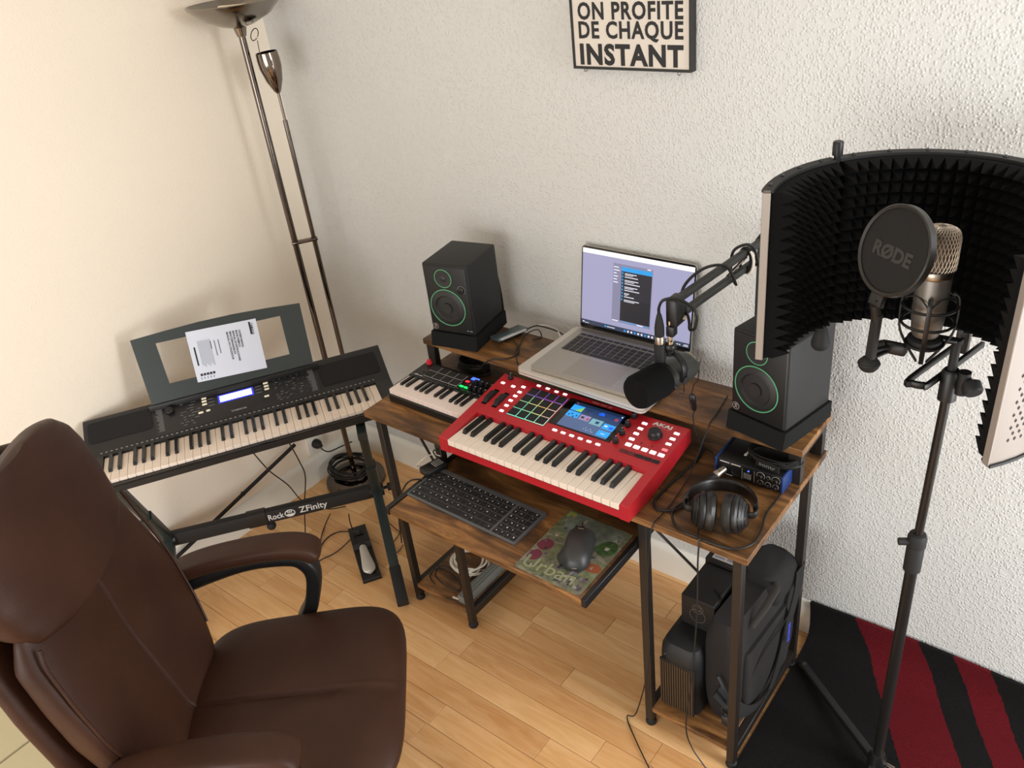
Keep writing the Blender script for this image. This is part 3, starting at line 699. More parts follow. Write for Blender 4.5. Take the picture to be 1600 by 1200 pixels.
for r in range(2):
    for c in range(4):
        o = obj('drum_pad', pm2, mk, mw=MP_(.0655 + c * .0335 - r * .004, .1165 + r * .0305, .0008))
        b = MB(); b.box(-.0155, .0155, -.0142, -.0131, 0, .0008, 0); b.box(.0148, .0158, -.0131, .0125, 0, .0008, 0); b.build('pad_outline', mat('pad outline', '#c4c4c0', .6), o)
b = MB(); b.lathe([(.009, 0), (.009, .004), (.0075, .005), (.007, .012), (.004, .014), (0, .014)], 18); b.build('joystick', mat('red knob', '#c01f30', .4, emit='#c0202c', es=.15), mk, mw=MP_(.018, .162))
b = MB(); b.box(-.013, .013, -.006, .006, -.0005, .0008, 0); b.build('display', LEDB, mk, mw=MP_(.207, .1585))
def mkb(u, v, w, h, m): 
    b = MB(); b.box(-w / 2, w / 2, -h / 2, h / 2, 0, .0025, .0008, seg=1); b.build('button', m, mk, mw=MP_(u, v))
mkb(.195, .138, .014, .008, LEDR); mkb(.1945, .111, .0145, .008, LEDG); mkb(.2125, .111, .0145, .008, LEDG); mkb(.213, .137, .01, .007, BLKM)
for k in range(3):
    for j in range(2): mkb(.026 + k * .011 + j * .002, .109 + j * .014 + k * .001, .009, .006, mat('key cap', '#3c3c3c', .5))
kn2 = MB().lathe([(.0068, 0), (.0068, .006), (.0058, .011), (0, .011)], 16).mesh(BLK)
for r in range(2):
    for c in range(4):
        o = obj('knob', kn2, mk, mw=MP_(.226 + c * .019, .113 + r * .03)); b = MB(); b.box(-.0005, .0005, .001, .0058, .0108, .0114, 0); b.build('pointer', PRINTW, o)
for k in range(5): mkb(.19 + k * .022, .0975, .012, .004, mat('small cap', '#39403c', .5))
b = MB()
for k in range(16): b.box(.012 + k * .011, .018 + k * .011, .0945, .096, .0008, .0012, 0, F2)
o = b.build('legend', PRINTG, mk); o['kind'] = 'stuff'
text('MPK mini', PRINTW, mk, 'logo_text', MP_(.034, .0985, .0006), .007, .03, .0002, .0001)

# ---------------------------------------------------------------- wireless keyboard, mouse pad, mouse
wk = thing('computer_keyboard', 'slim dark grey wireless keyboard on the pull-out tray', 'keyboard', (1.2785, -.641, TZ), rad(-1.0))
KW, KD = .1865, .065
b = MB(); b.loft([[V((s * KW, y, z)) for y, z in ((-KD, .0005), (-KD, .0055), (-KD + .001, .0065), (KD - .001, .0105), (KD, .0095), (KD, .0005))] for s in (-1, 1)]); b.build('frame', SPGREY, wk, ang=25)
KF = frame((0, -KD, .0066), (1, 0, 0), (0, 1, .031))
def kk(x, y, w, h, nm='key', X=None):
    key = (round(w, 4), round(h, 4))
    if key not in kk.c: kk.c[key] = MB().box(-w / 2, w / 2, -h / 2, h / 2, 0, .0018, .0006, seg=1).mesh(mat('keyboard key', '#17181a', .5), True)
    o = obj(nm, kk.c[key], wk, mw=KF @ T(x, y, -.0002)); leg.append((x, y)); return o
kk.c = {}; leg = []
b = MB(); b.box(-.182, .103, .004, .118, 0, .0003, 0, KF); b.box(.108, .182, .004, .118, 0, .0003, 0, KF); b.build('key_bed', mat('key bed', '#606366', .5), wk)
u_ = .019
for r in range(6):
    y = .0135 + r * .0195; h = .0178 if r < 5 else .0125
    if r == 5: y -= .003
    xs = []
    if r == 0: ws = [1, 1, 1, 1, 5.5, 1, 1, 1, 1, 1]
    elif r == 1: ws = [1.25] + [1] * 11 + [2.25]
    elif r == 2: ws = [1.5] + [1] * 11 + [2]
    elif r == 3: ws = [1.25] + [1] * 12 + [1.5]
    elif r == 4: ws = [1] * 13 + [1.75]
    else: ws = [1.1] + [1] * 13 + [.9]
    s_ = .284 / sum(ws); x = -.1815
    for w in ws: kk(x + w * s_ / 2, y, w * s_ - .0014, h); x += w * s_
    for c in range(4): kk(.1085 + .0092 + c * .0184, y, .017, h)
b = MB()
for x, y in leg:
    if random.random() < .85: b.box(x - .0022, x + random.uniform(-.0005, .002), y + random.uniform(-.001, .001), y + random.uniform(.0025, .0045), .0015, .00175, 0, KF)
o = b.build('legend', mat('key legend', '#c8c8c8', .6), wk); o['kind'] = 'stuff'

pdm = thing('mouse_mat', 'colourful printed mouse mat with petals and city collage on the tray', 'mouse mat', (1.598, -.6485, TZ))
PW, PD = .093, .1165
def m_mat():
    t = NT('collage print'); t.set(.55); v = t.coord()
    vo = t.n('ShaderNodeTexVoronoi'); t.l(v, vo.inputs['Vector']); vo.inputs['Scale'].default_value = 38
    g = t.noise(v, 26, 5, .75, 1.5); p = t.noise(v, 9, 3, .6)
    c = t.mix(.45, t.ramp(g, [(.32, '#1d1d24'), (.48, '#54584c'), (.62, '#8d8f7e'), (.72, '#4a4656')]), t.ramp(t.n('ShaderNodeSeparateColor').outputs[0], [(0, '#77705f'), (1, '#77705f')]))
    c = t.mix(t.ramp(p, [(.45, '#000000'), (.6, '#ffffff')]), c, t.ramp(g, [(.3, '#33392a'), (.55, '#676f50'), (.7, '#8c8f78')]))
    t.base(c); return t.m
b = MB(); b.prism(rrect(PW, PD, .006), .0002, .0028); b.build('mat_sheet', m_mat(), pdm)
def blob(cx, cy, pts, m, z=.0031, nm='print_patch'):
    P = [V((cx + x * .001, cy + y * .001, z)) for x, y in pts]; P = spline(P, 4, True); b = MB(); b.poly(P); b.build(nm, m, pdm, smooth=False)
CRIM = mat('crimson print', '#64283a', .55); CRIM2 = mat('magenta print', '#4a0d26', .55); GRNP = mat('green print', '#3d5c2b', .55, var=('#232f1e', 60)); ORG = mat('orange print', '#8a4a2c', .55); PALE = mat('pale green print', '#6d7355', .55, var=('#52583f', 70)); SKYP = mat('grey sky print', '#788074', .55, var=('#596056', 40)); YEL = mat('yellow green print', '#8f9648', .55)
blob(-.015, .07, [(-52, -28), (40, -32), (92, -10), (90, 40), (20, 42), (-50, 40)], SKYP, .00295)
blob(-.05, -.02, [(-16, -22), (18, -28), (36, -6), (22, 18), (-4, 14)], PALE, .0030); blob(-.035, -.088, [(-44, -18), (10, -24), (50, -10), (30, 16), (-20, 22), (-46, 10)], PALE, .0030)
blob(-.07, -.02, [(-18, -12), (4, -20), (18, -4), (14, 16), (-6, 20), (-18, 6)], CRIM, .0032); blob(-.072, -.062, [(-12, -18), (10, -14), (16, 8), (0, 20), (-14, 10)], CRIM, .0032)
blob(-.01, .058, [(-22, -10), (6, -20), (26, -6), (18, 12), (0, 18), (-20, 12)], CRIM2, .0033)
blob(.062, .045, [(-24, -18), (10, -30), (26, -4), (18, 22), (-10, 20)], GRNP, .0032); blob(.07, -.03, [(-20, -12), (16, -10), (20, 8), (2, 16), (-20, 6)], ORG, .0032); blob(-.078, .1, [(-8, -8), (10, -8), (12, 10), (-8, 10)], YEL, .0032)
rn = random.Random(4); CO = [mat('collage %d' % i, c, .6) for i, c in enumerate(('#3a3842', '#54505e', '#6e6a74', '#2a2a30', '#8d8a86', '#4a5240', '#a09a8e', '#5c4a58'))]
for k in range(70):
    x, y = rn.uniform(-.086, .086), rn.uniform(-.108, .1)
    if rn.random() < .35: x, y = rn.uniform(-.02, .086), rn.uniform(-.108, -.06)
    w, h = rn.uniform(.003, .011), rn.uniform(.003, .016); b = MB(); b.poly([T(x, y, .00335 + k * .000004) @ RZ(rn.uniform(-.4, .4)) @ V((a_ * w / 2, b_ * h / 2, 0)) for a_, b_ in ((-1, -1), (1, -.8), (.9, 1), (-1, .9))])
    o = b.build('print_patch', CO[k % 8], pdm, smooth=False)
text('Urban', mat('pale lettering', '#868b6c', .6), pdm, 'lettering', T(-.012, -.086, .0038) @ RZ(rad(2)), .054, .14, .0006, .0001)

ms = thing('computer_mouse', 'dark grey ergonomic mouse on the collage mouse mat', 'mouse', (1.612, -.652, TZ + .0029), rad(24))
rings = []
def mring(z, f, ox=0):
    out = []
    for k in range(36):
        t = 2 * math.pi * k / 36; c, s = math.cos(t), math.sin(t)
        x = math.copysign(abs(c) ** .75, c) * .036; y = math.copysign(abs(s) ** .75, s) * .066; x *= 1 + .1 * max(0, y / .066)
        if x < 0 and y < .01: x -= .019 * math.exp(-((y + .022) / .026) ** 2) * max(0, 1 - z / .024)
        if abs(y) < .03 and x > 0: x -= .003
        out.append(V((x * f + ox, y * f, z)))
    return out
b = MB(); hs = [(0, .93), (.006, 1), (.014, .985), (.022, .95), (.03, .88), (.037, .74), (.0415, .55), (.044, .33), (.045, .12)]
R_m = [mring(z, f, .002) for z, f in hs]
for r in R_m:
    for p in r: p.z *= 1 - .0045 * (p.y * 1000 - 0) / 10 * (.6 if p.y > 0 else .35) if p.z > .004 else 1
b.loft(R_m); b.build('shell', mat('mouse graphite', '#2c2d2e', .45), ms, ang=60)
b = MB(); b.cyl((-.004, .045, .0335), (.008, .045, .0335), .0085, seg=18); b.build('scroll_wheel', CHROME, ms)
b = MB(); b.box(.001, .0022, .022, .064, .026, .0385, 0); b.build('button_split', BLKG, ms)
b = MB(); b.tube([V((.002 + .036 * math.sin(t) * .8, -.0655 * math.cos(t) , .012)) for t in [-1 + k * .1 for k in range(21)]], .0012, 5); b.build('trim_line', SATIN, ms)

# adaptor at the tray corner
ad = thing('power_adaptor', 'black power adaptor with white label beside the tray keyboard', 'adaptor', (1.09, -.585, TZ + .0065), rad(-12))
b = MB(); b.box(-.022, .02, -.04, .03, 0, .02, .004); b.build('casing', BLK, ad)
b = MB()
for k in range(5): b.box(-.014, .014, -.006 + k * .006, -.003 + k * .006, .02, .0205, 0)
o = b.build('label_print', PRINTG, ad); o['kind'] = 'stuff'
cable('trw', 'thin white cable arching off the back corner of the tray', .0016, CORDW); cable('trb', 'short black cable loop at the back corner of the tray', .0022); cable('trb2', 'black adaptor lead hanging off the tray side', .0025)

# ---------------------------------------------------------------- audio interface and cable on top
ai = thing('audio_interface', 'black audio interface with blue side cheeks under the raised shelf', 'audio interface', (1.887, -.28, ZT))
b = MB(); b.box(-.082, .082, -.0525, .06, .003, .048, .003); b.build('casing', BLK, ai)
BL = mat('blue cheek', '#13336f', .45)
for s in (-1, 1):
    b = MB(); b.box(.082 * s - .003, .082 * s + .003, -.056, .062, .002, .05, .0025); b.build('side_cheek', BL, ai)
AF = frame((0, -.0525, 0), (1, 0, 0), (0, 0, 1))
for u in (-.06, -.032):
    b = MB(); b.lathe([(.0125, 0), (.0125, .001), (.0095, .0012), (.009, .0003), (0, .0003)], 24, AF @ T(u, .022, 0)); b.build('combo_jack', mat('jack', '#26272a', .4, .3), ai)
b = MB()
for u in (-.06, -.032): b.box(u - .012, u + .012, .0405, .0435, 0, .0006, 0, AF)
b.box(-.016, -.0155, .008, .04, 0, .0005, 0, AF); b.box(.014, .0145, .008, .04, 0, .0005, 0, AF); b.box(-.058, -.04, .0065, .008, 0, .0005, 0, AF)
for k in range(5): b.box(-.011 + k * .004, -.010 + k * .004, .012, .028, 0, .0005, 0, AF)
b.build('panel_print', PRINTW, ai)
b = MB(); b.sphere(AF @ V((0, .036, .0008)), .0022, 10); b.build('status_light', LEDB, ai)
for u, v, r in ((.03, .034, .0085), (.067, .034, .0085), (.03, .015, .006), (.0485, .015, .006), (.067, .015, .006), (.0485, .034, .004)):
    b = MB(); b.lathe([(r * .75, 0), (r * .75, .008), (r * .65, .0095), (0, .0095)], 18, AF @ T(u, v, 0)); k_ = b.build('knob', BLK, ai)
    b = MB(); b.tube([AF @ V((u + r * 1.15 * math.cos(t), v + r * 1.15 * math.sin(t), .0004)) for t in [-.7 + .25 * i for i in range(19)]], .0005, 4); b.build('knob_scale', PRINTW, k_)
coil('coiled_cable', 'black cable wound on top of the audio interface', (1.93, -.275, ZT + .0505), .056, .04, 6, .0032, CORD, 21, .0035)
vs = thing('cable_strap', 'black strap with grey lettering around the cable on the audio interface', 'cable tie', (1.93, -.329, ZT + .066), rad(-8))
b = MB(); b.box(-.03, .03, -.0015, .0015, -.01, .008, .0005); b.build('strap_band', FABB, vs)
text('sontr', PRINTG, vs, 'strap_text', frame((0, -.0018, -.001), (1, 0, 0), (0, 0, 1)), .016, .042, 0, .0001)
b = MB(); b.box(1.862, 1.874, -.288, -.279, ZT + .051, ZT + .056, .001); b.box(1.86, 1.866, -.3, -.29, ZT + .051, ZT + .053, 0)
tag(b.build('paper_tag', PRINTW), 'tiny white tag on top of the audio interface', 'tag')
xc = thing('xlr_connector', 'nickel and black cable connector plugged into the audio interface', 'connector', (0, 0, 0))
b = MB(); A0 = V((1.827, -.3345, ZT + .022)); A1 = V((1.818, -.36, ZT + .018)); d_ = (A1 - A0).normalized()
b.lathe([(.0095, 0), (.0095, .02), (.0105, .021), (.0105, .03), (.009, .032)], 18, axis(A0, A1)); b.build('metal_sleeve', SATIN, xc)
b = MB(); b.lathe([(.009, .03), (.0085, .045), (.006, .06), (.004, .066), (0, .066)], 16, axis(A0, A1)); b.build('rubber_boot', RUB, xc)
CABLES['xlr'][:3] = [tuple(A0 + d_ * .064), tuple(A0 + d_ * .08), (1.80, -.42, .768)]
cable('xlr', 'thick black cable curling across the desk from the interface connector', .0034)

# ---------------------------------------------------------------- headphones
hp = thing('headphones', 'black over-ear headphones lying at the desk front corner', 'headphones', (1.893, -.49, ZT), rad(20))
for s in (-1, 1):
    c = V((s * .034, -.02, .046)); X = axis(c, c + V((s, -.12, .1)))
    b = MB(); b.lathe([(0, -.026), (.03, -.026), (.042, -.022), (.0455, -.014), (.043, -.005), (.038, -.001), (0, -.001)], 32, X); b.build('ear_pad', mat('leatherette', '#1d1b1a', .4, bump=(120, .3, .002)), hp)
    b = MB(); b.lathe([(.0405, -.002), (.043, .002), (.043, .007), (.036, .014), (.03, .022), (.022, .026), (0, .027)], 32, X); cup = b.build('ear_cup', BLK, hp)
    b = MB()
    for rr in (.038, .032, .025): b.tube([X @ V((rr * math.cos(t), rr * math.sin(t), .0135 + (.038 - rr) * .9)) for t in [k * math.pi / 16 for k in range(32)]], .0009, 5, True)
    b.build('cup_ring', BLKG, cup)
bd = []
for k in range(25):
    t = math.pi * k / 24; bd.append(V((-.075 * math.cos(t), .0 + .098 * math.sin(t), .048 - .018 * math.sin(t) )))
b = MB(); b.sweep(bd, (0, .18, 1), .032, .011, 12, 3); b.build('head_band', mat('band leatherette', '#191716', .35), hp)
for s in (-1, 1):
    b = MB(); b.sweep(spline([V((s * .075, 0, .048)), V((s * .078, -.012, .05)), V((s * .072, -.02, .048)), V((s * .061, -.02, .046))], 5), (0, 0, 1), .016, .006, 8, 4); b.build('yoke', BLK, hp)
cable('hp', 'black headphone cable running along the desk edge', .0026)

# ---------------------------------------------------------------- loose desk cables
cable('hang', 'thin black cable from the shelf edge down beside the red workstation', .0014)
cable('drop', 'thin black cable hanging over the desk front to the floor', .002)
cable('legc', 'thin black cable running down the inner desk leg to the floor', .0018)

# ---------------------------------------------------------------- broadcast mic on boom arm
arm = thing('boom_arm', 'black desk boom arm holding the foam covered microphone', 'microphone arm', (1.781, -.052, ZS))
def A(p): return V(p) - V((1.781, -.052, ZS))
b = MB(); b.box(-.025, .02, -.03, .02, .0005, .012, .003); b.cyl((0, 0, .01), (0, 0, .07), .017); b.build('clamp_base', BLK, arm)
J0 = V((1.793, -.048, 1.243)); J1 = V((1.738, -.40, 1.220))
b = MB(); b.box(-.013, .013, -.011, .011, .06, J0[2] - ZS - .01, .003); b.build('lower_arm', STAND, arm)
for dz, nm in ((.020, 'upper_tube'), (-.020, 'lower_tube')):
    b = MB(); dd = (J1 - J0).normalized(); side = dd.cross(V((0, 0, 1))).normalized()
    b.sweep([A(J0 + V((0, 0, dz))), A(J0 + (J1 - J0) * .5 + V((0, 0, dz))), A(J1 + V((0, 0, dz)))], side, .014, .017, 10, 5); b.build(nm, mat('arm paint', '#2b2d2b', .5), arm)
b = MB(); b.box(-.014, .014, -.02, .02, -.034, .034, .006, T(*A(J0))); b.cyl(A(J0) + V((-.02, 0, 0)), A(J0) + V((.02, 0, 0)), .012); b.build('elbow_joint', BLK, arm)
b = MB(); b.box(-.013, .013, -.024, .02, -.036, .03, .006, T(*A(J1))); b.box(-.009, .009, -.03, -.008, -.055, -.03, .003, T(*A(J1))); b.build('head_joint', BLK, arm)
b = MB(); b.lathe([(.006, 0), (.006, .008), (.004, .01), (0, .01)], 14, axis(A(J1 + V((.012, .006, -.02))), A(J1 + V((.03, .0, -.02))))); b.build('joint_screw', SATIN, arm)
b = MB(); b.cyl(A(J0 + (J1 - J0) * .45 + V((-.006, 0, -.015))), A(J0 + (J1 - J0) * .28 + V((.002, 0, .01))), .0035, seg=8); b.cyl(A(J0 + (J1 - J0) * .55 + V((0, 0, -.026))), A(J0 + (J1 - J0) * .35 + V((0, 0, -.022))), .005, seg=8); b.build('spring', CHROME, arm)
# microphone
TIP = V((1.708, -.531, 1.069)); END = V((1.745, -.360, 1.064)); ax_ = (END - TIP).normalized()
mi = thing('broadcast_microphone', 'black broadcast microphone with thick foam windscreen over the open laptop', 'microphone', tuple((TIP + END) / 2))
c0 = (TIP + END) / 2
def Q_(p): return V(p) - c0
X = axis(Q_(TIP), Q_(END)); LN = (END - TIP).length
b = MB(); b.lathe([(0, 0), (.028, .0), (.036, .004), (.0395, .012), (.0395, .078), (.037, .088), (.03, .09)], 36, X); b.build('foam_windscreen', FOAM, mi)
b = MB(); b.lathe([(.03, .084), (.0335, .086), (.0335, LN - .012), (.031, LN - .003), (.028, LN), (0, LN)], 36, X); b.build('body', mat('mic body', '#3b3c39', .42), mi)
b = MB(); b.lathe([(.034, .087), (.037, .089), (.037, .096), (.034, .098)], 36, X); b.build('collar_ring', BLK, mi)
b = MB(); b.lathe([(.0305, LN - .004), (.029, LN + .004), (.024, LN + .007), (0, LN + .007)], 30, X); b.build('rear_cap', SATIN, mi)
PV = TIP + ax_ * .118; sd = ax_.cross(V((0, 0, 1))).normalized()
if sd.x < 0: sd = -sd
YK = V((J1[0] - .004, J1[1] - .02, 1.142))
b = MB()
for s in (-1, 1):
    b.sweep(spline([Q_(PV + sd * s * .037), Q_(PV + sd * s * .039 + V((0, 0, .03))), Q_(PV + sd * s * .022 + V((0, 0, .052))), Q_(PV + V((0, 0, .055)))], 5), ax_, .016, .005, 8, 5)
    b.cyl(Q_(PV + sd * s * .033), Q_(PV + sd * s * .044), .009)
b.build('yoke', BLK, mi)
b = MB(); b.cyl(Q_(PV + V((0, 0, .05))), Q_(YK), .0095); b.build('mount_tube', BLKM, mi)
b = MB(); b.lathe([(.012, 0), (.0135, .003), (.0135, .011), (.012, .014)], 18, axis(Q_(YK - V((0, 0, .012))), Q_(YK))); b.build('mount_nut', BLK, mi)
b = MB(); b.cyl(Q_(YK), Q_((YK[0], YK[1], 1.20)), .0052); b.cyl(Q_((YK[0], YK[1], 1.142)), Q_((YK[0], YK[1], 1.152)), .009); b.build('threaded_stem', CHROMEB, mi)
# xlr plug hanging beside the stem
XP = V((YK[0] - .018, YK[1] - .013, 1.142))
b = MB(); b.lathe([(.0115, -.052), (.0125, -.048), (.0125, .004), (.0105, .006)], 20, T(*Q_(XP))); b.build('socket_tube', BLKM, mi)
xp = thing('xlr_connector', 'nickel and black connector on top of the broadcast microphone', 'connector', tuple(XP + V((0, 0, .005))))
b = MB(); b.lathe([(.0095, 0), (.0105, .001), (.0105, .016), (.0098, .018), (0, .018)], 20); b.build('metal_sleeve', SATIN, xp)
b = MB(); b.lathe([(.0098, .018), (.0108, .022), (.0105, .04), (.0085, .054), (.0055, .068), (.004, .072), (0, .072)], 20); b.build('rubber_boot', RUB, xp)
tp = XP + V((0, 0, .075))
dd = (J1 - J0)
cable(None, 'black cable wrapped around the boom arm to the broadcast microphone', .0034, pts=[tuple(tp), tuple(tp + V((.003, -.004, .02))), tuple(J1 + V((-.008, -.035, .035))), tuple(J1 + V((.02, -.02, .035))), tuple(J1 + V((.05, -.005, .005))), tuple(J1 + V((.045, 0, -.035))), tuple(J1 + V((.03, .005, -.045))), tuple(J1 + V((.02, .02, -.03))), tuple(J1 - dd * .12 + V((-.014, 0, .02))), tuple(J1 - dd * .3 + V((-.01, 0, .042))), tuple(J1 - dd * .45 + V((.012, 0, .03))), tuple(J1 - dd * .55 + V((.016, 0, -.03))), tuple(J1 - dd * .62 + V((-.012, 0, -.02))), tuple(J1 - dd * .66 + V((-.016, 0, .03))), tuple(J1 - dd * .74 + V((.01, 0, .035))), tuple(J1 - dd * .8 + V((.016, 0, -.025))), tuple(J1 - dd * .86 + V((-.014, 0, 0))), tuple(J1 - dd * .93 + V((0, 0, .04))), tuple(J0 + V((.02, .01, .03)))])
b = MB(); c_ = J1 - dd * .72; b.tube([c_ + V((.014 * math.cos(t), 0, .03 * math.sin(t) )) for t in [k * math.pi / 10 for k in range(20)]], .0042, 6, True)
tag(b.build('cable_tie', FABB), 'black hook tie holding the cable to the boom arm', 'cable tie')
b = MB(); b.tube([c_ + V((.02 * math.cos(t) + .003, -.006, .033 * math.sin(t) )) for t in [-1.3 + k * .16 for k in range(15)]], .003, 6)
tag(b.build('cable_tie', CORDW), 'white plastic tie looped round the boom arm cable', 'cable tie')
cable(None, 'thin black lead hanging from the rear of the broadcast microphone', .0014, pts=[tuple(YK + V((.004, -.008, -.06))), tuple(PV + V((.02, -.04, .01))), tuple(PV + V((.04, -.02, -.03))), tuple(END + V((.0, -.015, -.036))), tuple(END + V((.022, .0, .0))), tuple(END + V((.028, .01, .012)))])
ic = thing('inline_connector', 'small black inline connector on the lead below the broadcast microphone', 'connector', (1.742, -.33, .945))
b = MB(); b.lathe([(.003, -.03), (.0065, -.022), (.007, -.002), (.008, 0), (.008, .018), (.004, .026), (0, .028)], 14, RX(.25)); b.build('shell', BLK, ic)
cable(None, 'thin lead from the broadcast microphone down to the inline connector', .0014, pts=[tuple(END + V((.024, .008, .005))), tuple(END + V((.02, .01, -.04))), (1.749, -.338, 1.0), (1.742, -.338, .97)])
cable(None, 'thin lead from the inline connector into the shelf shadow', .0016, pts=[(1.742, -.322, .918), (1.738, -.322, .89), (1.748, -.318, .84), (1.756, -.30, .80), (1.765, -.27, .768)])

# ---------------------------------------------------------------- portable keyboard
yk = thing('electronic_keyboard', 'long black electronic keyboard with a bright lcd on a folding stand', 'keyboard', (.2626, -1.1886, .6299), 1.0132)
W = .945; TH = math.atan(.4243)
b = MB()
prof = [(.0, .012), (.0, .03), (.006, .0355), (.150, .0355), (.1515, .0545), (.262, .1017), (.285, .111), (.296, .111), (.303, .103), (.303, .03), (.28, .0), (.02, .0)]
b.loft([[V((u, v, h)) for v, h in prof] for u in (0, W)])
for u0, u1 in ((0, .0495), (.8955, W)):
    b.loft([[V((u, v, h)) for v, h in ((-.0, .012), (0, .043), (.01, .0485), (.1515, .0548), (.1515, .03), (.02, .01))] for u in (u0, u1)])
b.build('body', mat('keyboard shell', '#151517', .45), yk, ang=25)
b = MB(); b.box(.0495, .8955, -.0006, .004, .0352, .0375, 0); b.build('front_edge', BLKG, yk)
piano(yk, .0503, .0165, 36, .02345, .1345, .011, .0115, .088, .0105, .0466, mat('keyboard white key', '#ecdccd', .3), EBONY)
YF_ = frame((0, .152, .055), (1, 0, 0), (0, math.cos(TH), math.sin(TH)))
def YP(u, v, z=0): return YF_ @ T(u, v / math.cos(TH), z)
GR = mat('speaker cloth', '#121113', .9, bump=(900, .6, .001))
for u0, u1, v0, v1 in ((.73, .925, .034, .117), (.012, .203, .05, .124)):
    b = MB(); b.prism(rrect((u1 - u0) / 2, (v1 - v0) / 2 / math.cos(TH), .012), -.0008, .0012, YP((u0 + u1) / 2, (v0 + v1) / 2)); b.build('speaker_grille', GR, yk)
b = MB(); b.box(.21, .722, .016, .12, -.0008, .0006, .0003, YF_ @ M.Diagonal((1, 1 / math.cos(TH), 1, 1))); b.build('control_panel', mat('panel gloss', '#19191c', .3), yk)
b = MB(); b.box(-.056, .056, -.0165, .0165, 0, .0009, 0); b.build('display_glow', LCDE, yk, mw=YP(.462, .089))
b = MB(); b.box(-.050, .050, -.0115, .0115, 0, .0012, 0); b.build('display', LCD, yk, mw=YP(.462, .089))
CREAM = mat('cream button', '#e8e0c8', .5, emit='#e8e0c8', es=.12)
for u, v in ((.3646, .1075), (.364, .0968), (.3638, .0854), (.3479, .0592), (.3709, .0601), (.5595, .1042), (.5598, .0927), (.5595, .0814), (.5541, .0556)):
    b = MB(); b.box(-.0075 if v != .0601 else -.006, .0075 if v != .0601 else .006, -.0036, .0036, 0, .0022, .0008, seg=1); b.build('button', CREAM, yk, mw=YP(u, v))
b = MB(); b.lathe([(.0055, 0), (.005, .0018), (0, .0022)], 16); b.build('button', CREAM, yk, mw=YP(.2597, .1175))
b = MB(); b.lathe([(.0135, 0), (.013, .01), (.011, .012), (0, .012)], 24); b.build('dial', BLK, yk, mw=YP(.2575, .093))
b = MB(); rn = random.Random(8)
for k in range(60):
    u = rn.choice([rn.uniform(.285, .345), rn.uniform(.575, .69)]); v = .03 + .0095 * rn.randrange(9)
    b.box(-.004, .004, -.001, .001, 0, .0004, 0, YP(u, v, .0006))
for k in range(24): b.box(-.005 - rn.uniform(0, .01), .007, -.0007, .0007, 0, .0004, 0, YP(.228, .03 + .0036 * k, .0006)); b.box(-.005 - rn.uniform(0, .012), .008, -.0007, .0007, 0, .0004, 0, YP(.706, .03 + .0036 * k, .0006))
for u in (.375, .545): 
    for v in (.1, .088, .076): b.box(.0, .018, -.001, .001, 0, .0004, 0, YP(u if u < .5 else u - .02, v, .0006))
o = b.build('panel_print', mat('panel print', '#77787a', .6), yk); o['kind'] = 'stuff'
sbm = MB().lathe([(.0036, 0), (.0034, .0015), (0, .002)], 10).mesh(mat('panel button', '#2d2e30', .4))
for r in range(5):
    for c in range(6): obj('small_button', sbm, yk, mw=YP(.587 + c * .0185, .034 + r * .018, .0006))
for c in range(4): obj('small_button', sbm, yk, mw=YP(.285 + c * .016, .045, .0006))
b = MB()
for k in range(58): b.box(-.003, .003, -.0011, .0011, 0, .0004, 0, YP(.045 + k * .01485, .0105, .0002))
o = b.build('voice_marks', mat('voice print', '#a8a8a8', .6), yk); o['kind'] = 'stuff'
text('YAMAHA', mat('logo print', '#9b9b9d', .5), yk, 'logo_text', YP(.462, .035, .0008), .009, .05, .0002, .0001)
# music rest
T2 = rad(20)
RF = frame((0, .265, .106), (1, 0, 0), (0, math.sin(T2), math.cos(T2)))
b = MB()
def rr2(x0, x1, y0, y1, r): 
    return [((x0 + x1) / 2 + p[0], (y0 + y1) / 2 + p[1]) for p in rrect((x1 - x0) / 2, (y1 - y0) / 2, r)]
OUT = [(.211, .0), (.7225, .0), (.7318, .215)] + [(.7318 + (.2072 - .7318) * t, .215 + .0125 * math.sin(math.pi * t) + .010 * t) for t in (.2, .4, .6, .8)] + [(.2072, .226)]
INN = [(.2795, .067), (.658, .062), (.6614, .190), (.2755, .199)]
outc = [OUT[0], OUT[1], OUT[2], OUT[-1]]
bm = b.bm
def strip(a, c, d, e):   # quad with thickness
    b.loft([[RF @ V((p[0], p[1], z)) for p in (a, c, d, e)] for z in (-.005, .0)])
strip(OUT[0], OUT[1], INN[1], INN[0]); strip(OUT[1], OUT[2], INN[2], INN[1]); strip(OUT[-1], OUT[0], INN[0], INN[3])
tops = OUT[2:]
inn_t = [(INN[2][0] + (INN[3][0] - INN[2][0]) * k / (len(tops) - 1), INN[2][1] + (INN[3][1] - INN[2][1]) * k / (len(tops) - 1)) for k in range(len(tops))]
for k in range(len(tops) - 1): strip(tops[k], tops[k + 1], inn_t[k + 1], inn_t[k])
b.build('music_rest', mat('music rest', '#2c3434', .4), yk, smooth=False)
b = MB(); b.box(.20, .735, -.004, .006, -.02, .012, .002, T(0, .265, .108)); b.build('rest_ledge', BLK, yk)
bk = thing('instruction_manual', 'white instruction manual standing sideways on the music rest', 'booklet', (.2626, -1.1886, .6299), 1.0132)
BX = RF @ frame((.474, .1245, .0035), (1, -.045, 0), (.045, 1, 0))
b = MB(); b.box(-.1085, .1085, -.0815, .0815, -.002, .0012, .0004, BX, seg=1); b.build('cover', PAPER, bk)
b = MB(); rn = random.Random(2)
def ln(x0, y0, w, h, m=0): b.mi = m; b.box(x0, x0 + h, y0 - w, y0, .0011, .0015, 0, BX)
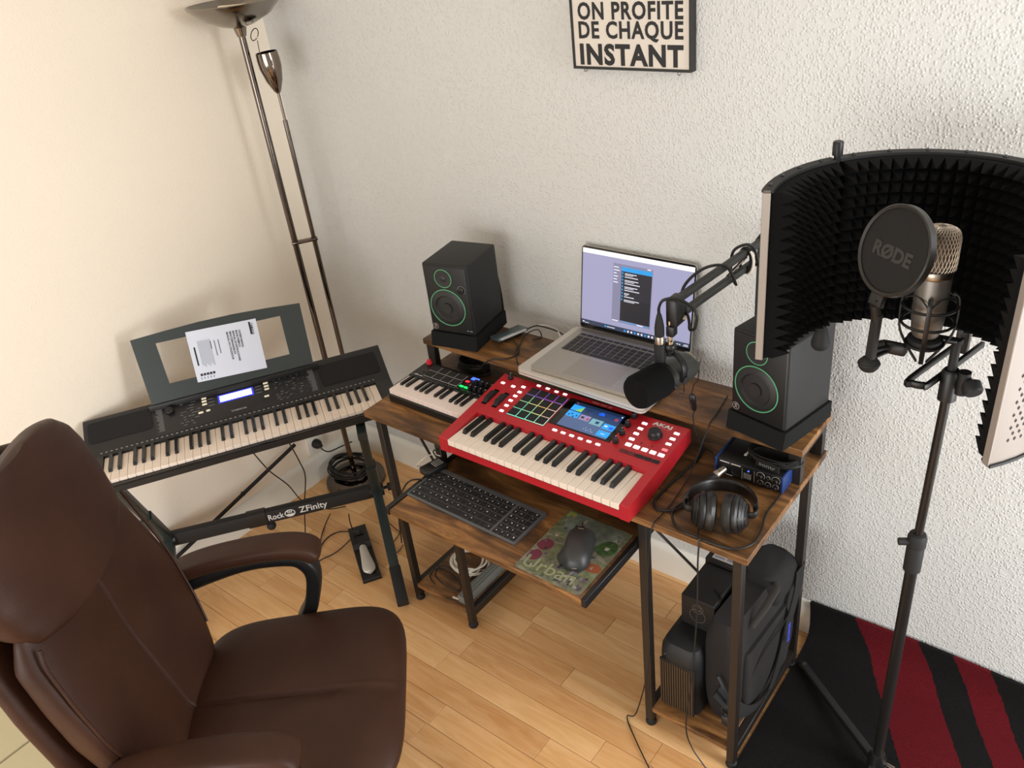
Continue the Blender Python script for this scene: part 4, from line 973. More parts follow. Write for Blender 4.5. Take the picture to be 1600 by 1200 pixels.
for k, t_ in enumerate(("OWNER'S MANUAL", "MODE D'EMPLOI", 'MANUAL DE INSTRUCCIONES', 'BENUTZERHANDBUCH', 'MANUAL DO UTILIZADOR')):
    text(t_, mat('title ink', '#33353d', .7), bk, 'cover_text', BX @ T(.051 - k * .0095, .057, .0016) @ RZ(-math.pi / 2), .0082, (.058, .054, .098, .074, .09)[k], .0003, .0001, 'LEFT')
for k in range(3): ln(-.02 - k * .012, .04, (.045, .05, .025)[k], .003, 1)
for k in range(9): ln(-.045 - k * .0045, .047, .085 - .004 * (k % 3), .0014, 1)
ln(.083, .075, .04, .006); ln(-.096, .03, .06, .005)
for k in range(5): b.mi = 0; b.box(-.095 + k * .0095, -.0875 + k * .0095, -.064, -.0565, .0011, .0015, 0, BX)
for k in range(5): b.mi = 1; b.box(-.095 + k * .0095, -.0925 + k * .0095, -.075, -.068, .0011, .0015, 0, BX)
o = b.build('cover_print', [INK, INKL], bk, smooth=False)
text('YAMAHA', INK, bk, 'cover_text', BX @ T(.091, .052, .0016) @ RZ(-math.pi / 2), .011, .038, .0002, .0001)

# keyboard stand (Z frame)
st = thing('keyboard_stand', 'black folding keyboard stand with white lettering on its crossbar', 'keyboard stand', (.265, -.65, 0))
O_ = V((.265, -.65, 0))
HL = V((.04, -.94, .2)) - O_; HR = V((.49, -.36, .2)) - O_; ku = (HR - HL).normalized(); kd = V((ku[1], -ku[0], 0))
fd = V((.815 - .49, -.60 + .36, 0)); up = V((.21, -.155, 0))
for H in (HL, HR):
    s_ = ku
    f0, f1 = H, H + fd + V((0, 0, -.178))
    b = MB(); b.sweep([f0, f0 + (f1 - f0) * .5, f1], s_, .034, .034, 12, 8); lg = b.build('leg', STAND, st)
    b = MB(); b.sweep([f0 + (f1 - f0) * .72, f0 + (f1 - f0) * .9, f1 + (f1 - f0) * .02], s_, .039, .039, 12, 8); b.build('rubber_foot', RUB, lg)
    u1 = H + up + V((0, 0, .41))
    b = MB(); b.sweep([H, H + (u1 - H) * .5], s_, .036, .036, 12, 8); b.sweep([H + (u1 - H) * .4, u1], s_, .028, .028, 12, 8); b.build('upright', STAND, st)
    b = MB(); b.sweep([u1 + kd * .02 + V((0, 0, .005)), u1 - kd * .26 + V((0, 0, .005))], s_, .03, .026, 12, 8); b.build('support_arm', STAND, st)
    b = MB(); b.cyl(H - s_ * .026, H + s_ * .026, .026, seg=20); b.build('hinge', BLK, st)
    b = MB(); K0 = H + s_ * .024; b.lathe([(.006, 0), (.006, .015), (.015, .016), (.015, .03), (.01, .034), (0, .034)], 14, axis(K0, K0 + s_)); b.build('knob', RUB, st)
b = MB(); b.sweep([HL - ku * .0, HL + (HR - HL) * .42], V((0, 0, 1)), .052, .03, 12, 9); b.build('crossbar', BLKM, st)
b = MB(); b.sweep([HL + (HR - HL) * .38, HR], V((0, 0, 1)), .050, .030, 12, 9); b.build('crossbar', BLKM, st)
b = MB(); b.sweep([HL + (HR - HL) * .37, HL + (HR - HL) * .46], V((0, 0, 1)), .058, .036, 12, 9); b.build('crossbar_sleeve', BLK, st)
kp = HL + (HR - HL) * .47 + V((0, 0, -.03)); b = MB(); b.sphere(kp + kd * .006 + V((0, 0, -.012)), .017); b.build('knob', RUB, st)
TXW = frame(HL + (HR - HL) * .50 + kd * .0165 + V((0, 0, -.001)), ku, (0, 0, 1))
text('Rock', PRINTW, st, 'lettering', TXW @ T(0.005, .0, 0), .033, .055, .0004, .0003)
text('ZFinity', PRINTW, st, 'lettering', TXW @ T(.137, .003, 0), .036, .10, .0005, .0003)
b = MB(); cx = .054
b.tube([TXW @ V((cx + .017 * math.cos(t), .0015 + .0135 * math.sin(t), .0004)) for t in [k * math.pi / 12 for k in range(24)]], .0022, 4, True)
for k in range(3): b.box(cx - .008 + k * .006, cx - .0045 + k * .006, .002, .011, 0, .0006, 0, TXW)
b.box(cx - .012, cx + .012, -.009, -.002, 0, .0006, 0, TXW); b.build('emblem', PRINTW, st)
b = MB(); b.cyl((.03, -.355, .235), (.034, -.96, .105), .0075, seg=10); b.cyl((.031, -.62, .179), (.031, -.626, .177), .0095, seg=10)
tag(b.build('black_rod', RUB), 'thin black rod leaning along the cream wall behind the keyboard stand', 'rod')
cable('kbA', 'thin black cable hanging from the keyboard towards the lamp base', .0022); cable('kbB', 'thin black cable hanging straight down in front of the crossbar', .0022)

# sustain pedal
sp = thing('sustain_pedal', 'black sustain pedal with silver foot plate on the floor', 'pedal', (.523, -.5015, 0), math.atan2(-.15, .238))
b = MB(); b.loft([[V((x, y, z)) for y, z in ((-.034, .0), (.034, .0), (.033, h), (-.033, h))] for x, h in ((-.14, .034), (-.135, .04), (-.04, .036), (-.03, .018), (.13, .012), (.135, .008))]); b.build('base', BLK, sp, smooth=False)
b = MB(); b.loft([[V((x, w * math.cos(t), zc + .007 * math.sin(t))) for t in [k * math.pi / 8 for k in range(16)]] for x, w, zc in ((-.028, .010, .03), (-.02, .013, .031), (.03, .017, .029), (.085, .023, .026), (.102, .021, .024), (.11, .012, .022), (.112, .002, .021))]); b.build('foot_plate', SILV, sp)
b = MB(); b.box(-.11, -.085, -.018, .018, .0375, .0395, .0005, RY(.035)); b.build('name_plate', BLKG, sp)
cable('pedA', 'black pedal lead curving across the floor from the pedal back', .0024); cable('pedB', 'second black lead looping on the floor beside the pedal', .0022); cable('pedC', 'short black lead snaking below the stand crossbar', .0022); cable('barc', 'black lead running from the crossbar to the sustain pedal', .0022)
cable('stc', 'thin black lead zigzagging on the floor behind the stand leg', .0018)

# ---------------------------------------------------------------- things on the lower shelves
SZ = .078
coil('coiled_cable', 'white network cable coil on the lower desk shelf', (.94, -.385, SZ), .066, .056, 6, .0034, CORDW, 33, .004)
cable('blk', 'thin black cable loops on the lower desk shelf', .0022); cable('whc', 'thin white lead beside the grey slab on the lower shelf', .0018, CORDW)
sl = thing('grey_slab_case', 'flat grey ribbed case on the lower desk shelf beside the inner legs', 'case', (1.04, -.42, SZ), rad(0))
b = MB(); b.box(-.019, .019, -.118, .14, .0, .03, .003); b.build('shell', mat('grey case', '#7d8280', .45), sl)
b = MB()
for x in (-.012, 0, .012): b.box(x - .001, x + .001, -.114, .135, .0298, .0312, 0)
b.build('rib', mat('rib', '#5f6462', .5), sl)
pk = thing('black_pouch', 'small black pouch at the back of the lower desk shelf', 'pouch', (1.0, -.30, SZ), .3)
b = MB(); b.box(-.04, .03, -.03, .05, 0, .03, .01, seg=3); b.build('pouch_body', FABB, pk)
wt = thing('white_stick', 'short white plastic stick at the front of the lower desk shelf', 'stick', (1.012, -.53, SZ), .15)
b = MB(); b.box(-.02, .02, -.003, .003, 0, .004, .001); b.build('stick_body', WHITE, wt)

am = thing('practice_amplifier', 'small black amplifier with ribbed brown front on the right lower shelf', 'amplifier', (1.796, -.415, SZ))
b = MB(); rg = []
for z, k in ((0, .96), (.01, 1), (.19, 1), (.215, .97), (.232, .86), (.24, .6)): rg.append([V((x * k, y * k + .0, z)) for x, y in rrect(.057, .105, .03, 5)])
b.loft(rg); b.build('case', mat('amp case', '#17181a', .6), am)
b = MB()
for k in range(14): x = -.047 + k * .0069; b.box(x, x + .0036, -.1095, -.103, .012, .178, 0)
b.build('grille_ribs', NET, am)
b = MB(); b.box(-.05, .05, -.1065, -.102, .008, .184, .002); b.build('grille_panel', mat('grille panel', '#15100b', .7), am)
b = MB(); b.sphere((-.035, -.102, .2), .004, 8); b.build('rivet', GUN, am)
bx = thing('black_box', 'black cardboard box with a round line emblem on top of the amplifier', 'box', (1.808, -.355, .319))
b = MB(); b.box(-.046, .046, -.075, .06, .0, .1, .001, seg=1); b.build('carton', CARD, bx)
BF = frame((0, -.0752, .05), (1, 0, 0), (0, 0, 1)); b = MB()
for cx, cy, r in ((0, -.006, .022), (0, .02, .009), (0, .018, .015)): b.tube([BF @ V((cx + r * math.cos(t), cy + r * math.sin(t), 0)) for t in [k * math.pi / 12 for k in range(24)]], .0007, 4, True)
b.build('emblem', mat('emblem print', '#6b5f55', .5), bx)
b = MB(); b.tube(spline([(.046, -.07, .09), (.05, -.05, .1), (.04, -.03, .102), (.02, -.02, .103)], 5), .0015, 5); b.build('loop', CORD, bx)
b2 = thing('labelled_box', 'dark box with a printed white label behind the black box', 'box', (1.808, -.235, SZ))
b = MB(); b.box(-.05, .05, -.055, .06, .0, .352, .001, seg=1); b.build('carton', CARD, b2)
b = MB(); b.box(-.035, .045, -.045, .04, .352, .3535, 0); lb = b.build('label_sheet', mat('label paper', '#b3aca4', .7), b2)
b = MB()
for k in range(18): b.box(.005 + k * .0018, .005 + k * .0018 + (.0006 if k % 3 else .0012), -.04, -.01, .3535, .354, 0)
for k in range(5): b.box(-.03, -.002, -.04 + k * .014, -.035 + k * .014, .3535, .354, 0)
o = b.build('label_print', INKL, b2); o['kind'] = 'stuff'

# shoulder bag: upright, leaning on the boxes
bgp = thing('shoulder_bag', 'charcoal nylon shoulder bag standing on the right lower shelf', 'bag', (1.912, -.315, SZ), rad(-3))
def soft(name, m, par, hx, hy, z0, z1, r, lean=0, bulge=.0, n=10, topf=.9):
    b = MB(); rg = []
    for i in range(n + 1):
        t = i / n; z = z0 + (z1 - z0) * t; k = 1 - .10 * (2 * t - 1) ** 4; k2 = (1 if t < .85 else 1 - (t - .85) * 1.6)
        rg.append([V((x * k * k2 + lean * t + bulge * math.sin(math.pi * t) * (1 if x > 0 else -1), y * k * (1 - (1 - topf) * t), z)) for x, y in rrect(hx, hy, r, 4)])
    b.loft(rg); return b.build(name, m, par)
soft('bag_body', FABR, bgp, .045, .18, 0, .335, .03, -.012, .006, 12, .93)
soft('front_pocket', FABR, bgp, .012, .13, .03, .24, .011, -.006, .002, 8, .9).location = (.048, -.02, 0)
soft('top_flap', FABB, bgp, .05, .08, .27, .355, .03, -.014, .004, 6, .9).location = (.0, .095, 0)
b = MB(); b.sweep(spline([V((.052, .15, .325)), V((.062, .12, .28)), V((.066, .07, .2)), V((.07, .02, .1)), V((.075, -.06, .045)), V((.06, -.16, .07)), V((.0, -.19, .14))], 6), (.1, .9, .3), .042, .005, 8, 6); stp = b.build('shoulder_strap', FABB, bgp)
b = MB(); b.sweep(spline([V((.03, .05, .337)), V((.05, .01, .36)), V((.05, -.05, .34)), V((.036, -.09, .30))], 6), (1, 0, .2), .02, .009, 8, 3); b.build('handle', mat('handle webbing', '#35322f', .7), bgp)
b = MB(); b.tube(spline([(.061, .11, .225), (.065, .05, .22), (.062, -.05, .205), (.057, -.12, .16)], 6), .0022, 6); b.build('zip', mat('zip', '#0f0f10', .5), bgp)
b = MB(); b.tube(spline([(.0, -.188, .19), (.02, -.192, .16), (.03, -.19, .13), (.028, -.188, .1)], 4), .004, 6); b.tube([V((.03 + .012 * math.cos(t), -.194, .085 + .016 * math.sin(t))) for t in [k * math.pi / 7 for k in range(14)]], .0025, 6, True); b.box(.018, .042, -.2, -.19, .03, .066, .004); b.build('buckle', GUN, bgp)
b = MB()
for k in range(6): b.box(.0795, .0805, .035 + .0 * k, .047, .16 + k * .012, .168 + k * .012 - (.002 if k % 2 else 0), 0)
b.build('brand_mark', mat('blue stitching', '#3848c8', .6), bgp)

# ---------------------------------------------------------------- studio microphone stand, shield, mic, pop filter
PX, PY = 2.272, -.376
ms_ = thing('microphone_stand', 'tall black microphone stand standing on the striped rug', 'microphone stand', (PX, PY, .013))
b = MB(); b.cyl((0, 0, .03), (0, 0, .76), .0125); b.build('lower_tube', mat('stand tube', '#191817', .4), ms_)
b = MB(); b.cyl((0, 0, .74), (.006, .0, 1.16), .0088); b.build('upper_tube', mat('stand tube black', '#171615', .35), ms_)
b = MB(); b.lathe([(.013, .70), (.0175, .704), (.0175, .765), (.016, .768), (.019, .77), (.019, .792), (.016, .80), (.01, .802), (0, .802)], 20); b.cyl((-.012, -.01, .782), (-.03, -.02, .782), .008); b.build('clutch', RUB, ms_)
b = MB(); b.lathe([(.014, .02), (.022, .022), (.022, .07), (.016, .09), (.013, .09)], 18); b.build('hub', BLK, ms_)
for dx, dy in ((-.27, .22), (.33, -.05), (-.02, -.34)):
    b = MB(); b.sweep([V((dx * .06, dy * .06, .05)), V((dx * .5, dy * .5, .03)), V((dx, dy, .0125))], V((-dy, dx, 0)), .022, .02, 10, 4); lg = b.build('leg', BLK, ms_)
    b = MB(); b.sphere((dx, dy, .0125), .0125, 12); b.build('rubber_tip', RUB, lg)
b = MB(); b.cyl((.02, .0, .06), (.045, -.01, .07), .006); b.build('leg_screw', CHROMEB, ms_)

# reflection shield
SC = V((2.205, -.445)); SR = .248; SZ0, SZ1 = 1.208, 1.54
sh_ = thing('reflection_shield', 'large curved acoustic shield lined with black pyramid foam', 'acoustic shield', (SC[0], SC[1], SZ0))
HH = SZ1 - SZ0
def rk(a): return 1 + .118 * max(0, min(1, (20 - a) / 66)) ** 1.2
def arc(a0, a1, r, n): return [V((r * rk(a0 + (a1 - a0) * k / n) * math.cos(rad(a0 + (a1 - a0) * k / n)), r * rk(a0 + (a1 - a0) * k / n) * math.sin(rad(a0 + (a1 - a0) * k / n)), 0)) for k in range(n + 1)]
M_SHELL = mat('perforated steel', '#857b73', .5, .2)
M_HOLE = mat('perforation', '#2b2522', .8)
SEG = ((-46, 4, 10), (6, 142, 26), (144, 193, 10))
for a0, a1, n in SEG:
    b = MB(); o1 = arc(a0, a1, SR, n); i1 = arc(a0, a1, SR - .012, n)
    b.loft([[o1[k], o1[k] + V((0, 0, HH)), i1[k] + V((0, 0, HH)), i1[k]] for k in range(n + 1)]); pn = b.build('shield_panel', M_SHELL, sh_)
    for z in (-.001, HH - .004):
        b = MB(); o2 = arc(a0, a1, SR + .003, n); i2 = arc(a0, a1, SR - .017, n)
        b.loft([[o2[k] + V((0, 0, z)), o2[k] + V((0, 0, z + .005)), i2[k] + V((0, 0, z + .005)), i2[k] + V((0, 0, z))] for k in range(n + 1)]); b.build('rim', BLKM, pn)
    b = MB()
    for k in range(4 if n < 12 else 9):
        t = rad(a0 + (a1 - a0) * (k + .5) / (4 if n < 12 else 9)); b.sphere(((SR - .006) * rk(math.degrees(t)) * math.cos(t), (SR - .006) * rk(math.degrees(t)) * math.sin(t), HH + .002), .004, 8, .7)
    o = b.build('rim_bolts', GUN, pn); o['kind'] = 'stuff'
    # pyramid foam
    b = MB(); pt = .0212; ri = SR - .0125; nc = max(1, round(rad(a1 - a0) * (ri - .02) / pt)); nr = round((HH - .012) / pt); dh = (HH - .008) / nr; bm = b.bm
    def fp(a, r, z): r = r + SR * (rk(a) - 1); return V((r * math.cos(rad(a)), r * math.sin(rad(a)), z))
    grid = [[bm.verts.new(fp(a0 + .6 + (a1 - a0 - 1.2) * i / nc, ri - .018, .004 + j * dh)) for j in range(nr + 1)] for i in range(nc + 1)]
    for i in range(nc):
        for j in range(nr):
            rn_ = random.uniform(-.002, .002)
            tip = bm.verts.new(fp(a0 + .6 + (a1 - a0 - 1.2) * (i + .5) / nc, ri - .047 + rn_, .004 + (j + .5) * dh))
            cs = [grid[i][j], grid[i + 1][j], grid[i + 1][j + 1], grid[i][j + 1]]
            for q_ in range(4): bm.faces.new([cs[q_], cs[(q_ + 1) % 4], tip])
    ba = [[bm.verts.new(fp(a0 + .6 + (a1 - a0 - 1.2) * i / nc, ri + .0003, z)) for z in (.004, .004 + nr * dh)] for i in range(nc + 1)]
    for i in range(nc):
        bm.faces.new([grid[i][0], ba[i][0], ba[i + 1][0], grid[i + 1][0]]); bm.faces.new([grid[i][nr], grid[i + 1][nr], ba[i + 1][1], ba[i][1]])
    for i in (0, nc): bm.faces.new([ba[i][0]] + grid[i] + [ba[i][1]])
    b.build('pyramid_foam', FOAM, sh_, smooth=False)
    # perforation slots
    b = MB(); ns = int(rad(a1 - a0) * SR / .0105)
    for i in range(2, ns - 1):
        for j in range(2, 26):
            a = a0 + (a1 - a0) * (i + .5 * (j % 2)) / ns; c = fp(a, SR + .0003, .02 + j * .0112)
            tx_ = V((-math.sin(rad(a)), math.cos(rad(a)), 0)) * .0026; tz_ = V((0, 0, .0048)); b.poly([c - tx_, c - tz_ * .8 , c + tx_, c + tz_ * .8])
    o = b.build('perforations', M_HOLE, sh_, smooth=False); o['kind'] = 'stuff'
for a in (-46.3, 193.3):
    t = rad(a); b = MB(); X = RZ(t) @ T(SR * (rk(a) - 1), 0, 0); b.box(SR - .013, SR + .001, -.002, .002, 0, HH - .004, .001, X, seg=1); b.build('edge_strip', mat('edge strip', '#9a928b', .45, .3), sh_)
for a in (5, 143):
    t = rad(a); c = V(((SR - .012) * math.cos(t), (SR - .012) * math.sin(t), 0)); b = MB()
    b.lathe([(.006, -.012), (.006, HH + .008), (.0095, HH + .008), (.0095, HH + .03), (.008, HH + .033), (0, HH + .033)], 16, T(*c)); b.build('hinge_post', BLK, sh_)
    b = MB(); b.lathe([(0, -.062), (.014, -.062), (.0185, -.056), (.019, -.046), (.012, -.018), (.008, -.01), (0, -.01)], 18, T(*c)); b.build('hinge_knob', RUB, sh_)
# shield clamp rails below
def Sv(p): return V(p) - V((SC[0], SC[1], SZ0))
b = MB(); e0 = Sv((2.278, -.225, 1.184)); e1 = Sv((2.236, -.405, 1.184)); sd = V((.008, .001, 0)); 
loop = [e0 - sd * 2.2, e1 - sd * 2.2, e1 - sd * 1.2 + V((0, -.014, 0)), e1 + sd * 1.2 + V((0, -.014, 0)), e1 + sd * 2.2, e0 + sd * 2.2]
b.sweep(spline(loop, 4), (0, 0, 1), .013, .009, 8, 5); b.build('slide_rail', BLK, sh_)
b = MB(); b.box(-.012, .012, -.012, .012, 0, .06, .003, T(*Sv((2.26, -.213, 1.155)))); b.build('rail_bracket', BLK, sh_)
b = MB(); b.lathe([(.011, 0), (.017, .004), (.017, .02), (.014, .024), (0, .024)], 16, axis(Sv((2.31, -.372, 1.185)), Sv((2.33, -.40, 1.165)))); b.cyl(Sv((2.276, -.376, 1.185)), Sv((2.312, -.374, 1.185)), .009); b.cyl(Sv((2.30, -.376, 1.16)), Sv((2.30, -.376, 1.205)), .011); b.build('clamp_knob', BLKM, sh_)
b = MB(); b.lathe([(.0125, 1.14), (.016, 1.142), (.016, 1.20), (.0125, 1.205)], 18, T(PX + .006, PY, 0) @ T(-SC[0], -SC[1], -SZ0)); b.build('clamp_collar', BLK, sh_)
b = MB(); b.cyl(Sv((PX + .006, PY, 1.18)), Sv((PX + .006, PY, 1.265)), .008); b.build('centre_post', BLKM, sh_)

# studio microphone in its shock mount
MX, MY = 2.238, -.437
sm = thing('studio_microphone', 'silver studio condenser microphone with mesh head inside the acoustic shield', 'microphone', (MX, MY, 1.294))
sm.scale = (1.04, 1.04, 1.08)
def m_mesh():
    t = NT('wire mesh'); t.set(.35, .9); v = t.coord((1, 1, 1), rot=(0, 0, 0))
    ck = t.n('ShaderNodeTexBrick'); t.l(t.coord((1, 1, 1), 'UV'), ck.inputs['Vector'])
    t.base(t.mix(ck.outputs['Fac'], '#5c5248', '#b9ab98')); t.bump(ck.outputs['Fac'], 1, .003)
    ck.inputs['Scale'].default_value = 1; ck.inputs['Mortar Size'].default_value = .12; ck.inputs['Brick Width'].default_value = .5; ck.inputs['Row Height'].default_value = .5; ck.inputs['Mortar Smooth'].default_value = .5
    return t.m
b = MB(); b.lathe([(.012, 0), (.02, .002), (.0235, .012), (.0258, .04), (.0262, .112), (.0255, .116), (0, .116)], 32); b.build('body', mat('nickel mic body', '#86827d', .4, .75), sm)
b = MB(); b.lathe([(.0265, .104), (.0275, .106), (.0275, .114), (.0265, .117)], 32); b.build('collar', SATIN, sm)
# woven head: real wires over a dark core
hp_ = [(.0262, .117), (.0268, .13), (.0268, .152), (.0265, .166), (.0235, .177), (.016, .1825), (.006, .184)]
b = MB(); b.lathe([(r - .0016, z) for r, z in hp_] + [(0, .1835)], 28, sx=1.12, sy=.86); b.build('inner_capsule', mat('mesh core', '#5a5046', .5, .5), sm)
hs_ = spline([V((r, 0, z)) for r, z in hp_], 4)
b = MB(); NWI = 34
for d in (1, -1):
    for k in range(NWI):
        b.tube([V((p[0] * 1.12 * math.cos(2 * math.pi * k / NWI + d * i * .045), p[0] * .86 * math.sin(2 * math.pi * k / NWI + d * i * .045), p[2])) for i, p in enumerate(hs_)], .0006, 4)
o = b.build('mesh_grille', mat('grille wire', '#b3a89a', .4, .7), sm); o['kind'] = 'stuff'
skm = thing('shock_mount', 'black wire cage shock mount around the studio microphone', 'shock mount', (MX, MY, 1.292))
b = MB()
for z, r in ((-.012, .03), (.03, .042), (.062, .043)): b.tube([V((r * math.cos(t), r * math.sin(t), z)) for t in [k * math.pi / 12 for k in range(24)]], .0026, 6, True)
b.build('cage_ring', BLK, skm)
for k in range(4):
    t = k * math.pi / 2 - 1.35; c_, s_2 = math.cos(t), math.sin(t)
    b = MB(); b.sweep(spline([V((.008 * c_, .008 * s_2, -.05)), V((.03 * c_, .03 * s_2, -.014)), V((.043 * c_, .043 * s_2, .02)), V((.043 * c_, .043 * s_2, .075)), V((.032 * c_, .032 * s_2, .085))], 4), (-s_2, c_, 0), .008, .0035, 8, 5); b.build('cage_arm', BLK, skm)
b = MB()
for k in range(4):
    t = k * math.pi / 2 - 1.35
    b.tube(spline([(.043 * math.cos(t), .043 * math.sin(t), .07), (.027 * math.cos(t + .75), .027 * math.sin(t + .75), .082), (.043 * math.cos(t + 1.57), .043 * math.sin(t + 1.57), .07)], 5), .0014, 5)
b.build('elastic_cord', CORD, skm)
b = MB(); b.lathe([(.027, -.014), (.028, -.01), (.028, -.002), (.024, .001), (0, .001)], 24); b.build('base_cup', BLKM, skm)
b = MB(); b.box(-.062, -.02, -.03, -.012, -.034, -.012, .006); b.lathe([(.008, 0), (.013, .004), (.014, .02), (.009, .026), (0, .026)], 14, axis((-.05, -.022, -.02), (-.072, -.028, -.03))); b.build('pivot_block', BLK, skm)
b = MB(); b.cyl((.0, .02, -.01), (PX - MX + .006, PY - MY, -.03), .007); b.build('mount_link', BLK, skm)
pf = thing('pop_filter', 'round black pop filter with grey lettering in front of the studio microphone', 'pop filter', (2.196, -.53, 1.479))
nd = V((-.52, -.80, .30)).normalized(); xr = nd.cross(V((0, 0, 1))).normalized() * -1
if xr.x < 0: xr = -xr
yu = nd.cross(xr).normalized()
if yu.z < 0: yu = -yu
PFm = frame((0, 0, 0), xr, yu, nd)
b = MB(); prf = [(.0705, -.008), (.0725, -.006), (.0725, .006), (.0705, .008), (.066, .006), (.066, -.006), (.0705, -.008)]
b.loft([[PFm @ V((r * math.cos(t), r * math.sin(t), z)) for r, z in prf] for t in [k * 2 * math.pi / 56 for k in range(57)]], False, False); b.build('hoop', mat('hoop', '#24221f', .4), pf)
b = MB(); b.lathe([(0, .0045), (.0668, .0035), (.0668, -.0035), (0, -.0045)], 48, PFm); b.build('mesh_disc', mat('pop mesh', '#0b0a0a', .8, bump=(1500, .4, .0006)), pf)
text('RØDE', mat('grey mesh print', '#343230', .8), pf, 'lettering', PFm @ T(0, -.006, .0046), .030, .083, .0012, .0002)
b = MB(); b.box(-.014, .014, -.092, -.07, -.006, .004, .002, PFm); b.sphere(PFm @ V((.004, -.083, .005)), .002, 8)
pb = PFm @ V((0, -.09, 0)); b.cyl(pb, pb + V((.004, .006, -.03)), .008); b.build('filter_bracket', BLK, pf)
b = MB(); pp0 = pb + V((.004, .006, -.02)); b.sweep([pp0, pp0 + V((-.003, .002, -.085))], xr, .017, .012, 10, 5); b.build('filter_stem', BLKM, pf)
b = MB(); b.sphere(pp0 + V((-.004, .002, -.095)), .0175, 16, .85); b.lathe([(.0175, 0), (.0185, .002), (.0175, .005)], 18, T(*(pp0 + V((-.004, .002, -.096))))); b.build('ball_joint', RUB, pf)
q0 = pp0 + V((-.003, .002, -.07)); L2 = V((MX, MY, 1.292)) - pf.location
b = MB(); b.cyl(q0, L2 + V((-.05, -.022, -.022)), .004); b.cyl(q0 + V((0, 0, -.015)), L2 + V((-.05, -.022, -.03)), .004); b.build('link_arm', BLK, pf)

# ---------------------------------------------------------------- office chair
FA = math.atan2(.684, .73)
ch = thing('office_chair', 'brown leather high-back office chair facing the desk', 'chair', (1.24, -1.157, 0), FA)
# local: x forward, y to the chair's own left (away from the camera)
def fz(z): return -.32 - .2 * (z - .47)
def interp(tab, z):
    for (a, b_), (c, d) in zip(tab, tab[1:]):
        if a <= z <= c: return b_ + (d - b_) * (z - a) / (c - a)
    return tab[0][1] if z < tab[0][0] else tab[-1][1]
SAMP = sorted([math.sin(math.pi / 2 * k / 15) for k in range(-15, 16)] + [-.045, -.03, -.02, -.01, .01, .02, .03, .045, .06, -.06])
def csection(w, th, p=3.2, e=2.4):
    # closed outline: front side with dense samples, then the back side
    fr_ = [(th * (max(0, 1 - abs(q_) ** p)) ** (1 / e), q_ * w, q_) for q_ in SAMP]
    bk_ = [(-th * (max(0, 1 - abs(q_) ** p)) ** (1 / e), q_ * w, None) for q_ in [math.cos(math.pi * k / 14) * .999 for k in range(15)]]
    return fr_ + bk_
def cushion(name, wt, thick, off, groove=0, n=34, p=3.2, seam=0):
    b = MB(); rg = []; z0, z1 = wt[0][0], wt[-1][0]
    for i in range(n + 1):
        z = z0 + (z1 - z0) * (.5 - .5 * math.cos(math.pi * i / n)); w = interp(wt, z); th = interp(thick, z); r = []
        for x, y, q_ in csection(w, th, p):
            if q_ is not None and groove:
                x -= groove * math.exp(-((y - seam) / .004) ** 2) - min(1, th / .04) * (.007 * (1 - ((abs(q_) - .5) / .5) ** 2) - (.022 - .04 * q_ * q_) * max(0, min(1, (.93 - z) / .2)))
            r.append(V((fz(z) + off - th + x, y, z)))
        rg.append(r)
    b.loft(rg); return b.build(name, M_LEATHER, ch, ang=75)
BW = [(.45, .16), (.475, .2), (.53, .234), (.6, .258), (.7, .272), (.8, .27), (.9, .26), (.96, .24), (.99, .2)]
BT = [(.45, .02), (.48, .04), (.6, .05), (.9, .046), (.99, .02)]
cushion('backrest', BW, BT, .006, .008)
cushion('back_shell', [(.40, .16), (.43, .22), (.52, .255), (.64, .275), (.78, .272), (.9, .258), (1.05, .24), (1.13, .2), (1.17, .12), (1.18, .05)], [(.40, .012), (.45, .034), (1.1, .034), (1.18, .01)], -.075, 0, p=3.6)
cushion('headrest', [(.918, .10), (.925, .17), (.94, .218), (.975, .242), (1.025, .252), (1.09, .252), (1.14, .235), (1.18, .19), (1.205, .125), (1.218, .05)], [(.918, .02), (.934, .045), (.98, .062), (1.06, .062), (1.15, .052), (1.2, .03), (1.218, .01)], .036, 0, p=2.8)
for s in (1, -1):
    b = MB(); pts = []
    for k in range(14):
        z = .52 + .42 * k / 13; w = interp(BW, z); th = interp(BT, z); pts.append(V((fz(z) + .022 - th + th * .5, s * w * .955, z)))
    b.tube(spline(pts, 3), .0035, 6); b.build('piping', M_LEATHER, ch)
